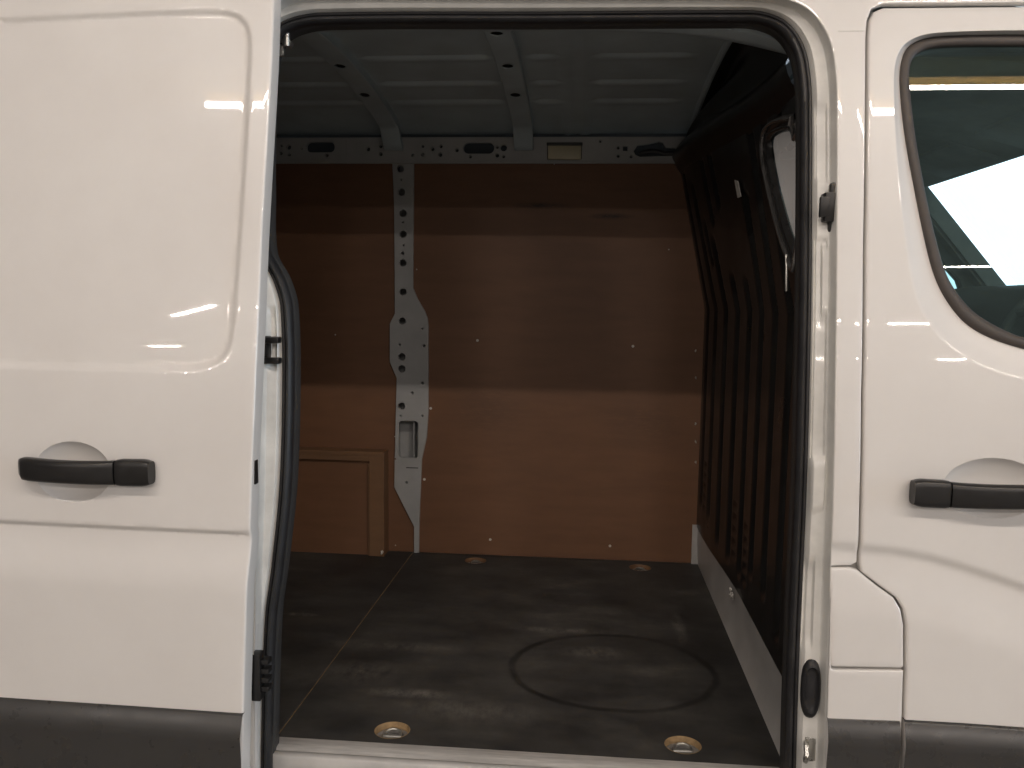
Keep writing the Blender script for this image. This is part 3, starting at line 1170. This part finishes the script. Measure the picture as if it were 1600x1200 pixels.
s_back = (at_y(800, 400, YP) - at_y(801, 400, YP)).length      # metres per pixel on the far wall
ph = []
for X, Y, r_ in ((363, 77, 10), (366, 142, 10), (370, 200, 10), (370, 258, 10), (370, 337, 10), (370, 417, 10), (368, 497, 10), (367, 596, 10.5), (367, 629, 10.5), (366, 732, 10.5),
                 (369, 310, 4.5), (366, 108, 3), (371, 225, 3), (372, 288, 3), (361, 562, 3.5), (424, 518, 3), (428, 565, 4), (424, 668, 4), (396, 695, 4), (424, 758, 3.5), (364, 758, 3.5), (380, 942, 4), (349, 878, 3)):
    c = at_y(*zpx(X, Y), YP)
    ph.append(circle(c.x, c.z, r_ / 1.765 * s_back, 14 if r_ > 6 else 8))
a_, b_ = at_y(622.8, 657.5, YP), at_y(653.2, 716.5, YP)
ph.append(rrect(a_.x, b_.x, b_.z, a_.z, 0.016))
bm = sheet(PL + PR_[::-1], ph, f_at(YP), r=0.0025, depth=0.02, edge=0.05, hr=0.0012)
pil = link('side_pillar', bm, M['greymetal'], van, smooth=False)
# inner sheet of the post seen through its openings
bm = bmesh.new()
cx = (PL[3][0] + PR_[6][0]) / 2
p2 = at_y(627, 600, YP + 0.075)
box(bm, (cx, YP + 0.085, H + 0.9), (0.12, 0.004, 1.8))
bmq = at_y(645, 690, YP + 0.05)
box(bm, (bmq.x + 0.012, YP + 0.05, bmq.z), (0.004, 0.07, 0.3))
link('inner_post', bm, M['greymetal'], pil, smooth=False)
# little printed dash on the post
bm = bmesh.new()
q = at_y(644, 731, YP - 0.0005)
box(bm, q, (0.055, 0.001, 0.004))
link('stamped_mark', bm, M['dark'], pil, smooth=False)

ZR = at_y(745, 254, YW).z
inset = 0.010
lp = [(-2.5, H), (PL[-1][0] + inset, H), (PL[-2][0] + inset, PL[-2][1])] + [(p[0] + inset, p[1]) for p in PL[:-2][::-1]] + [(PL[0][0] + inset, ZR), (-2.5, ZR)]
rp_ = [(PR_[-1][0] - inset * .6, H), (PR_[-2][0] - inset * .6, PR_[-2][1])] + [(p[0] - inset, p[1]) for p in PR_[:-2][::-1]] + [(PR_[0][0] - inset, ZR), (XB + 0.02, ZR), (XB + 0.02, H)]
pl1 = link('plywood_panel', sheet(lp, [], f_at(YW), r=0.002, depth=0.009, edge=0.3), M['ply'], van, smooth=False)
pl2 = link('plywood_panel', sheet(rp_, [], f_at(YW), r=0.002, depth=0.009, edge=0.3), M['ply'], van, smooth=False)
scr = None
for px, py in ((746, 532), (989, 541), (673, 638), (663, 749), (766, 843), (953, 853), (651, 421), (866, 256), (524, 523), (617, 682), (618, 852), (1045, 390)):
    c = at_y(px, py, YW)
    par = pl1 if px < 625 else pl2
    if scr is None:
        bm = bmesh.new()
        rr = [[(q_ * math.cos(a), dy, q_ * math.sin(a)) for a in np.linspace(0, 2 * math.pi, 10, endpoint=False)] for q_, dy in ((0.0062, 0.0), (0.0058, -0.002), (0.003, -0.0032), (0.0005, -0.0024))]
        scr = link('screw', loft(rr, True), M['white'], par)
        scr.location = c
    else:
        k = copy_part(scr, par, c)
        if px in (651, 866, 524, 617, 618, 1045):
            k.scale = (0.5, 1, 0.5)
# torn paint crumbs along the bulkhead edge and the box foot
# --- boxed-in wheel arch
YB = 1.515
top = at_y(600, 707, YB); bl = at_y(598, 876, YB)
xo = at_y(600, 800, YB).x
xi = at_y(577, 800, YB).x
bm = bmesh.new()
box(bm, ((-2.4 + xo) / 2, (YB + YW) / 2, top.z - 0.009), (xo + 2.4, YW - YB, 0.018), bev=0.002)
box(bm, ((-2.4 + xo) / 2, (YB + 0.02 + YW) / 2, top.z - 0.09), (xo + 2.4 - 0.01, YW - YB - 0.04, 0.14))
wab = link('wheel_arch_box', bm, M['batten'], van, smooth=False)
bm = bmesh.new()
box(bm, ((xi + xo) / 2, (YB + YW) / 2, (H + top.z - 0.018) / 2), (xo - xi, YW - YB, top.z - 0.018 - H), bev=0.002)
link('corner_batten', bm, M['batten'], wab, smooth=False)
bm = bmesh.new()
zt2 = at_y(500, 723, YB + 0.02).z
box(bm, ((-2.4 + xi) / 2, YB + 0.026, (H + top.z - 0.018) / 2), (xi + 2.4, 0.012, top.z - 0.018 - H))
link('front_panel', bm, M['ply'], wab, smooth=False)
bm = bmesh.new()
box(bm, ((-2.4 + xi) / 2, YB + 0.011, top.z - 0.018 - 0.012), (xi + 2.4, 0.018, 0.024), bev=0.002)
box(bm, (xi - 0.004, YB + 0.014, (H + top.z - 0.05) / 2), (0.007, 0.014, top.z - 0.05 - H))
link('inner_batten', bm, M['batten'], wab, smooth=False)

# --- roof rail over the lining
YR = YW - 0.018
ra, rb_ = at_y(430, 251, YR), at_y(1060, 255, YR)
zr0 = (ra.z + rb_.z) / 2
zr1 = at_y(745, 214, YR).z
hl = []
for (x0, x1, y0, y1) in ((478, 523, 222, 238), (724, 772, 223, 240)):
    a_, b_ = at_y(x0, y0, YR), at_y(x1, y1, YR)
    hl.append(rrect(a_.x, b_.x, b_.z, a_.z, (a_.z - b_.z) * 0.48))
for x, y, r_ in ((451, 230, 4), (440, 228, 2), (439, 240, 2.5), (452, 242, 2.5), (471, 232, 2), (511, 243, 2.5), (575, 233, 3.5), (595, 229, 2.5), (595, 241, 3), (645, 243, 2.5), (661, 242, 3), (661, 229, 2), (676, 233, 3), (689, 229, 2.5),
                 (688, 242, 3.2), (714, 235, 2.8), (735, 245, 2.5), (777, 230, 2.5), (777, 243, 3), (787, 231, 5.2), (787, 245, 2.2), (938, 221, 2), (966, 231, 2.5), (966, 244, 2.5), (986, 245, 2.2)):
    c = at_y(x, y, YR)
    hl.append(circle(c.x, c.z, r_ * s_back, 10))
c = at_y(977, 232, YR)
hl.append(rrect(c.x - .010, c.x + .010, c.z - .010, c.z + .010, .002, 2))
cut = [(990, 236), (996, 227), (1012, 225), (1030, 221), (1036, 223), (1040, 231), (1062, 231), (1062, 243), (1000, 245), (993, 242)]
hl.append([xz(at_y(*p, YR)) for p in cut])
la, lb = at_y(855, 223, YR), at_y(909, 250, YR)
hl.append(rrect(la.x, lb.x, lb.z, la.z, 0.008))
bm = sheet([(-2.5, zr0), (XB + 0.04, zr0), (XB + 0.04, zr1), (-2.5, zr1)], hl, f_at(YR), r=0.003, depth=0.02, edge=0.2, hr=0.001)
rail = link('roof_rail', bm, M['greymetal'], van, smooth=False)
bm = bmesh.new()
box(bm, ((la.x + lb.x) / 2, YR + 0.010, (la.z + lb.z) / 2), (lb.x - la.x - 0.006, 0.02, la.z - lb.z - 0.006), bev=0.004)
lam = link('interior_lamp', bm, M['lens'], rail)
bm = bmesh.new()
box(bm, ((la.x + lb.x) / 2, YR - 0.003, la.z - 0.006), (lb.x - la.x + 0.004, 0.012, 0.012), bev=0.002)
link('lamp_lip', bm, M['dark'], rail)
# lower lip of the rail
bm = bmesh.new()
box(bm, ((XB - 2.5) / 2, YR - 0.004, zr0 - 0.004), (XB + 2.5, 0.012, 0.008), bev=0.002)
link('rail_lip', bm, M['greymetal'], rail)
# seams in the rail
for px in (696, 541):
    bm = bmesh.new()
    q = at_y(px, 234, YR)
    box(bm, (q.x, YR - 0.0012, q.z), (0.006, 0.003, zr1 - zr0 - 0.01))
    link('rail_seam', bm, M['greymetal'], rail)
# cable hanging in the cut-out
bm = bmesh.new()
pts = [at_y(1000, 240, YR + 0.02), at_y(1020, 236, YR + 0.005), at_y(1040, 240, YR), at_y(1062, 238, YR)]
tube(bm, crom(pts, 10), 0.010, 8)
link('cable', bm, M['rubber'], rail)
# outer skin of the far side, dark behind the openings
bm = bmesh.new()
box(bm, (-0.95, YW + 0.14, H + 0.95), (3.3, 0.01, 2.05))
link('far_side', bm, M['dark'], van, smooth=False)
bm = bmesh.new()
box(bm, (-2.55, 0.8, H + 1.0), (0.02, 1.9, 2.2))
link('rear_door', bm, M['dark'], van, smooth=False)

# --- roof
ZC = 1.957
def roof_z(y):
    s = np.abs((np.asarray(y) - 0.70) / 0.8)
    return H + ZC - 0.075 * s**2


XF = 0.50
def roof_hit(px, py):
    q = at_z(px, py, ZC)
    for _ in range(6):
        q = at_z(px, py, float(roof_z(q.y)) - H)
    return q.y


beads_y = [roof_hit(650, py) for py in (89, 129, 157, 191)] + [0.36]
gx = np.arange(-2.5, XF + 0.001, 0.02)
gy = np.arange(0.20, YW + 0.03, 0.006)
Xg, Yg = np.meshgrid(gx, gy)
Zg = roof_z(Yg)
BX = (-0.765, -0.205)
for by in beads_y:
    msk = np.ones_like(Xg)
    for bx_ in BX + (0.02,):
        msk *= sstep(0.055, 0.085, np.abs(Xg - bx_))
    msk *= 1 - sstep(0.36, 0.42, Xg)
    Zg = Zg + 0.008 * np.exp(-((Yg - by) / 0.011)**2) * msk - 0.004 * np.exp(-((Yg - by - 0.03) / 0.02)**2) * msk
for x0 in (-0.015, 0.05):
    Zg = Zg - 0.006 * np.exp(-((Xg - x0) / 0.016)**2)
bm = loft([[(Xg[i, j], Yg[i, j], Zg[i, j]) for j in range(len(gx))] for i in range(len(gy))])
roof = link('roof_panel', bm, M['roof'], van, ang=60)
bm = bmesh.new()                                        # outer roof skin keeps the light out
box(bm, (-0.6, 0.87, H + 2.15), (4.6, 1.58, 0.03))
link('roof_skin', bm, M['paint'], van, smooth=False)


def bow(bx_, wd, holes_px):
    ys = np.concatenate([np.linspace(0.10, 1.45, 40), np.linspace(1.46, YR - 0.004, 14)])
    def zz_(y):
        z = roof_z(y) - 0.030
        k = sstep(1.47, YR - 0.01, y)
        return z * (1 - k) + (at_y(620, 236, YR).z) * k
    hs = []
    for px, py in holes_px:
        q = at_z(px, py, ZC - 0.035)
        for _ in range(6):
            q = at_z(px, py, float(zz_(q.y)) - H)
        hs.append(circle(bx_ + (q.x - bx_) * 0.35, q.y, 0.019, 12, 0.024 if q.y < 1.4 else 0.018))
    out = [(bx_ - wd / 2, y) for y in ys] + [(bx_ + wd / 2, y) for y in ys[::-1]]
    ex = [(bx_ + s * wd * 0.3, y) for y in ys[1:-1:2] for s in (-1, 0, 1)
          if all((bx_ + s * wd * .3 - np.mean([h[0] for h in hh]))**2 + (y - np.mean([h[1] for h in hh]))**2 > 0.034**2 for hh in hs)]
    bm = sheet(out, hs, lambda u, v, d: np.stack([u, v, zz_(v) + d], 1), r=0.004, depth=0.002, dvec=(0, 0, 0.002), edge=0.04, extra=ex, hr=0.001)
    for sx in (-1, 1):
        loft([[(bx_ + sx * wd / 2, y, float(zz_(y)) + dz) for y in ys] for dz in (0.004, 0.034)], bm=bm)
    o = link('roof_bow', bm, M['roof'], van, ang=35)
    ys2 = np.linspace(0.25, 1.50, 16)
    link('bow_shade_strip', loft([[(bx_ + sx * wd * 0.42, y, float(zz_(y)) + 0.016) for y in ys2] for sx in (-1, 1)]), M['dark'], o)  # added dark strip: shade of the hollow bow put into colour
    return o


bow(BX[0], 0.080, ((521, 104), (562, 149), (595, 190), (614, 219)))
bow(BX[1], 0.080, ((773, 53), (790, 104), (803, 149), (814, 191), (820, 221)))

# --- header over the opening, seen from below
hp = [(425, 44), (600, 40), (900, 40), (1050, 42), (1150, 48), (1240, 72), (1275, 90)]
P0 = [at_y(px, py, 0.20) for px, py in hp]
low_px = [(425, 50), (600, 49), (900, 49), (1030, 52), (1110, 60), (1180, 73), (1275, 98)]
P1 = [at_y(px, py, 0.30) for px, py in low_px]
rings = [crom(P0, 40) + np.array((0, 0, 0.02)), crom(P0, 40), crom([a.lerp(b_, .5) for a, b_ in zip(P0, P1)], 40) + np.array((0, 0, -0.004)), crom(P1, 40), crom(P1, 40) + np.array((0, 0.02, 0.03)), crom(P1, 40) + np.array((0, 0.03, 0.3))]
link('header_rail', loft(rings), M['roof'], van, ang=50)

# --- bulkhead
ZK = 0.168
ZBEND = 1.12


def bulk_x(z, y=0.3):                # z above load floor; the upper half leans into the load space, most at the far side
    k = np.clip(np.asarray(z, float) - ZBEND, 0, 0.62)
    y = np.asarray(y, float)
    return XB + 0.008 - 0.03 * sstep(0.7, 1.5, y) - (0.03 + 0.18 * sstep(0.3, 1.5, y)) * k


def on_bulk(px, py):
    x = XB
    for _ in range(12):
        p = at_x(px, py, x)
        x = float(bulk_x(p.z - H, p.y))
    return at_x(px, py, x)


win_px = [(1252, 200), (1228, 202), (1212, 208), (1203, 220), (1203, 238), (1212, 285), (1222, 325), (1232, 360), (1244, 392)]
wpts = [on_bulk(*p) for p in win_px]
wy = [(p.y, p.z) for p in wpts]
y_lo = min(p[0] for p in wy)
yn = 0.15
wy = wy + [((wy[-1][0]+yn)/2, wy[-1][1] - 0.02), (yn + 0.02, wy[-1][1] - 0.01), (yn, wy[-1][1]+.03), (yn, wy[0][1] - 0.05), (yn + 0.03, wy[0][1])]
WB = crom([(a, b_) for a, b_ in wy], 60, True)

grooves = []                     # (y, z0, z1, width) in metres above the load floor
for k, yv in enumerate(np.linspace(1.50, 0.06, 9)):
    z1 = [1.70, 1.60, 1.38, 1.24, 1.22, 1.48, 1.72, 1.86, 1.9][k]
    grooves.append((yv, 0.24 if k in (2, 3, 4, 7) else 0.30, z1, 0.024))
grooves += [(1.08, 1.45, 1.86, .017), (0.95, 1.50, 1.86, .015), (1.22, 1.3, 1.45, .015), (0.62, 1.36, 1.5, .012)]


def f_bulk(u, v, d):
    z = v - H
    x = bulk_x(z, u)
    dp = np.zeros_like(u)
    kk = np.maximum(0, z - ZBEND)
    u0 = u
    u = u - 0.75 * kk * np.clip(1.15 - u / 1.4, 0, 1)          # the pressed ribs slant with the window edge
    for (yv, z0, z1, wd) in grooves:
        g = np.exp(-((u - yv) / wd)**4) * sstep(z0 - 0.03, z0 + 0.02, z) * (1 - sstep(z1 - 0.02, z1 + 0.03, z))
        dp = np.maximum(dp, g * 0.020)
    # small louvres
    for (y0, z0) in ((1.41, 0.30), (0.87, 0.27), (0.69, 0.24)):
        for k in range(5):
            dp = np.maximum(dp, 0.007 * np.exp(-((u - y0) / 0.03)**6 - ((z - z0 - 0.045 * k) / 0.012)**4))
    return np.stack([x + dp + d, u0, v], 1)


ztop = at_y(1068, 258, YW).z + 0.06
b_out = [(0.03, H + ZK), (YW + 0.01, H + ZK), (YW + 0.01, H + 1.73), (0.20, H + 1.73), (0.13, H + 1.4), (0.05, H + 0.95)]
bm = sheet(b_out, [WB], f_bulk, step=0.011, r=0.0, depth=0.0, edge=0.02)
bulk = link('bulkhead', bm, M['bulk'], van, ang=60)


def bring(sc, dx, grow=0.0):
    c = WB.mean(0)
    q = offset(WB if area2(WB) > 0 else WB[::-1], -grow)
    return [(float(bulk_x(z - H, y)) + dx, y, z) for y, z in q]


rings = [bring(1, 0.004, 0.040), bring(1, -0.010, 0.036), bring(1, -0.015, 0.028), bring(1, -0.009, 0.021), bring(1, -0.004, 0.015), bring(1, -0.012, 0.008), bring(1, -0.012, 0.0), bring(1, 0.004, -0.006)]
link('window_seal', loft(rings, True), M["gloss"], bulk, ang=80)
M['seal_highlight'] = simple('seal_highlight_metal', (0.30, 0.29, 0.28), 0.22, metal=0.8, var=0.1)  # for an added bead that draws the bright highlight on the black seal
bm = bmesh.new()
tube(bm, bring(1, -0.016, 0.026), 0.0065, 8, closed=True)
link('highlight_bead', bm, M['seal_highlight'], bulk)
bm = sheet([(p[1], p[2]) for p in bring(1, 0, 0.004)], [], lambda u, v, d: np.stack([bulk_x(v - H, u) + 0.004, u, v], 1), step=0.08, r=0, depth=0)
link('window_glass', bm, M['bglass'], bulk)
bm = sheet([(p[1], p[2]) for p in bring(1, 0, 0.004)], [], lambda u, v, d: np.stack([bulk_x(v - H, u) + 0.012, u, v], 1), step=0.08, r=0, depth=0)
link('protective_film', bm, M['film'], bulk)
# kick plate below the bulkhead
def kick_sec(y):
    xk = float(bulk_x(0.1, y)) + 0.004
    return [(xk, ZK + 0.03), (xk, 0.10), (xk * 0.6 + (XB - 0.010) * 0.4, 0.03), (XB - 0.012, 0.0005)]


link('kick_plate', loft([[(x, y, z + H) for x, z in kick_sec(y)] for y in np.linspace(-0.05, YW, 40)]), M['kick'], bulk)
bm = bmesh.new()
box(bm, (XB - 0.020, YW - 0.006, H + 0.088), (0.04, 0.012, 0.175))
link('corner_gusset', bm, M['kick'], bulk, smooth=False)
# white sticker, grab wire clip, chipped sealant
bm = bmesh.new()
q0 = on_bulk(1155, 282); q1 = on_bulk(1161, 307)
P4 = [on_bulk(1153, 281), on_bulk(1158, 283), on_bulk(1163, 307), on_bulk(1158, 309)]
g = bmesh.ops.contextual_create(bm, geom=[bm.verts.new(p + Vector((-0.012, 0, 0))) for p in P4])
ext = bmesh.ops.extrude_face_region(bm, geom=list(bm.faces))
bmesh.ops.translate(bm, verts=[v for v in ext['geom'] if isinstance(v, bmesh.types.BMVert)], vec=(0.003, 0, 0))
link('sticker', bm, M['white'], bulk, smooth=False)
bm = bmesh.new()
tube(bm, [on_bulk(1241, 398) + Vector((-0.02, 0, 0)), on_bulk(1241.5, 425) + Vector((-0.02, 0, 0)), on_bulk(1241, 455) + Vector((-0.02, 0, 0))], 0.004, 8)
link('window_clip', bm, M['steel'], bulk)


def crumb(px, py, pos, parent, s):
    bm = bmesh.new()
    bmesh.ops.create_icosphere(bm, subdivisions=2, radius=1.0)
    for v in bm.verts:
        n = 1 + 0.5 * math.sin(v.co.x * 5 + px) * math.cos(v.co.z * 6 + py) + random.uniform(-.2, .2)
        v.co = Vector((v.co.x * s * .6 * n, v.co.y * s * n, v.co.z * s * n)) + pos
    return link('sealant_crumb', bm, M['white'], parent)


kq = at_x(1143, 929, XB - 0.006)
crumb(1143, 929, kq, bulk, 0.012)
crumb(1146, 925, kq + Vector((0, 0.02, 0.012)), bulk, 0.007)
for py in (548, 590, 662, 690, 722):
    q = at_y(1087, py, YW - 0.006)
    crumb(1087, py, q, bulk, 0.006)
q = at_y(597, 863, YB - 0.002)
crumb(597, 863, q, wab, 0.010)

# fillet between roof and bulkhead, and the padded roll above it
rings = []
xr_ = float(bulk_x(ztop + 0.1 - H))
for y in np.linspace(0.22, YW + 0.02, 26):
    zr_ = float(roof_z(max(0.1, min(YW, y))))
    bx = lambda z: float(bulk_x(z - H, y))
    zd = H + 1.775
    key = [(XF, zr_), (XF + 0.05, zr_ - 0.012), (bx(zd) + 0.015, zr_ - 0.06), (bx(zd) + 0.03, zd + 0.045), (bx(zd) - 0.012, zd + 0.012), (bx(zd) - 0.03, zd - 0.025), (bx(zd - .1) + 0.004, zd - 0.10)]
    q_ = crom([(x, y, z) for x, z in key], 25)
    rings.append(q_)
link('roof_fillet', loft(rings), M['bulk'], van, ang=70)
bm = bmesh.new()
tube(bm, [Vector((XF - 0.01, y, float(roof_z(y)) - 0.004)) for y in np.linspace(0.1, YW - 0.05, 14)], 0.012, 8)
link('roof_edge', bm, M['roof'], roof)

# --- cab, seen through the front window
YF = 1.62
ap_t, ap_b = at_y(1452, 292, YF), at_y(1574, 446, YF)
at2 = ap_t + Vector((0, 0, 0))
dirp = (ap_b - ap_t).normalized()
nrm = Vector((-dirp.z, 0, dirp.x))
if nrm.x > 0:
    nrm = -nrm                                  # towards the rear / below
bm = bmesh.new()
pw_ = 0.075
sec = lambda p: [p, p + nrm * pw_, p + nrm * pw_ + Vector((0, 0.09, 0)), p + Vector((0.02, 0.10, 0))]
loft([sec(ap_t - dirp * 0.10), sec(ap_t), sec(ap_b), sec(ap_b + dirp * 0.5)], True, True, bm)
bmesh.ops.bevel(bm, geom=list(bm.edges), offset=0.012, segments=2, affect='EDGES')
link('windscreen_pillar', bm, M['liner'], van)
# header and headlining
hx = ap_t.x
hz = ap_t.z
bm = loft([[(x, y, z) for y in np.linspace(0.13, YF + 0.08, 14)] for x, z in ((hx + 0.05, hz + 0.035), (hx - 0.005, hz + 0.0), (hx - 0.03, hz + 0.0), (hx - 0.10, hz + 0.04), (hx - 0.35, hz + 0.09), (0.64, hz + 0.12), (0.60, hz + 0.12))])
link('headlining', bm, M['liner'], van, ang=60)
bm = loft([[(x, y, z) for y in (0.12, 0.8, YF + 0.12)] for x, z in ((hx + 0.07, hz + 0.03), (hx - 0.2, hz + 0.16), (0.5, hz + 0.36))])
link('cab_roof', bm, M['paint'], van)
# sun visor crease and soft folds of the lining
bm = bmesh.new()
box(bm, (hx - 0.13, 1.15, hz + 0.028), (0.17, 0.42, 0.018), Matrix.Rotation(0.28, 3, 'Y'), bev=0.006)
link('sun_visor', bm, M['liner'], van)
bm = bmesh.new()
box(bm, (hx - 0.13, 0.55, hz + 0.028), (0.17, 0.42, 0.018), Matrix.Rotation(0.28, 3, 'Y'), bev=0.006)
link('sun_visor', bm, M['liner'], van)
# windscreen
bm = bmesh.new()
q = [Vector((ap_t.x, YF, ap_t.z)), Vector((ap_b.x + 0.02, YF, ap_b.z - 0.01)), Vector((ap_b.x + 0.02, 0.02, ap_b.z - 0.01)), Vector((ap_t.x, 0.02, ap_t.z))]
bm.faces.new([bm.verts.new(p + Vector((0.03, 0, 0.0))) for p in q])
link('windscreen', bm, M['screen'], van, smooth=False)
# dashboard with rolled top
dz, dx = ap_b.z, ap_b.x
ds = [(dx + 0.45, dz - 0.03), (dx + 0.1, dz + 0.0), (dx - 0.12, dz - 0.005), (dx - 0.24, dz - 0.03), (dx - 0.28, dz - 0.09), (dx - 0.24, dz - 0.22), (dx - 0.2, dz - 0.7)]
bm = loft([[(x, y, z) for x, z in ds] for y in np.linspace(0.0, YF + 0.1, 10)])
dash = link('dashboard', bm, M['cabdark'], van, ang=60)
bm = bmesh.new()
sc_ = Vector((dx - 0.42, 0.42, dz - 0.06))
ax = Vector((-0.75, 0, 0.66)).normalized()
e1 = Vector((0, 1, 0)); e2 = ax.cross(e1)
tube(bm, [sc_ + (e1 * math.cos(a) + e2 * math.sin(a)) * 0.2 for a in np.linspace(0, 2 * math.pi, 36, endpoint=False)], 0.015, 10, closed=True)
for a in (0.3, math.pi - 0.3, -math.pi / 2):
    tube(bm, [sc_ - ax * 0.03, sc_ + (e1 * math.cos(a) + e2 * math.sin(a)) * 0.195], 0.014, 8)
tube(bm, [sc_ - ax * 0.02, sc_ - ax * 0.25], [0.06, 0.045], 12)
link('steering_wheel', bm, M['cabdark'], dash)
# far door with its window frame
fz0 = ap_b.z - 0.03
far = [(0.62, H - 0.2), (dx + 0.3, H - 0.2), (dx + 0.3, fz0 + 0.0), (dx - 0.02, fz0 + 0.02), (hx - 0.05, hz + 0.03), (0.62, hz + 0.12)]
fwin = [(0.80, fz0 + 0.05), (0.86, fz0 + 0.0), (dx - 0.14, fz0 - 0.0), (dx - 0.16, fz0 + 0.05), (hx - 0.13, hz - 0.05), (hx - 0.17, hz - 0.02), (0.76, hz + 0.0), (0.72, hz - 0.04)]
bm = sheet(far, [fwin], lambda u, v, d: np.stack([u, np.full_like(u, YF + 0.07) + d, v], 1), r=0.004, depth=0.05, edge=0.2)
fd = link('far_door', bm, M['liner'], van)
bm = bmesh.new()
bm.faces.new([bm.verts.new((x, YF + 0.09, z)) for x, z in fwin])
link('window_glass', bm, M['glass'], fd, smooth=False)
# seats
for sy in (0.42, 1.22):
    bm = bmesh.new()
    box(bm, (1.18, sy, H + 0.38), (0.5, 0.46, 0.16), bev=0.05)
    st = link('seat', bm, M['fabric'], van)
    bm = bmesh.new()
    box(bm, (0.86, sy, H + 0.74), (0.13, 0.44, 0.62), Matrix.Rotation(-0.2, 3, 'Y'), bev=0.05)
    link('backrest', bm, M['fabric'], st)
    bm = bmesh.new()
    box(bm, (0.77, sy, H + 1.15), (0.09, 0.26, 0.17), Matrix.Rotation(-0.2, 3, 'Y'), bev=0.035)
    link('headrest', bm, M['fabric'], st)
# cab floor and nose keep the light out from below and ahead
bm = bmesh.new()
box(bm, (1.5, 0.8, H - 0.12), (1.8, 1.7, 0.03))
link('cab_floor', bm, M['cabdark'], van, smooth=False)
bm = loft([[(x, y, z) for y in (-0.1, 0.8, YF + 0.12)] for x, z in ((dx + 0.02, dz - 0.02), (dx + 0.35, dz - 0.22), (dx + 0.55, dz - 0.35), (dx + 0.6, 0.25))])
link('bonnet', bm, M['paint'], van, ang=60)
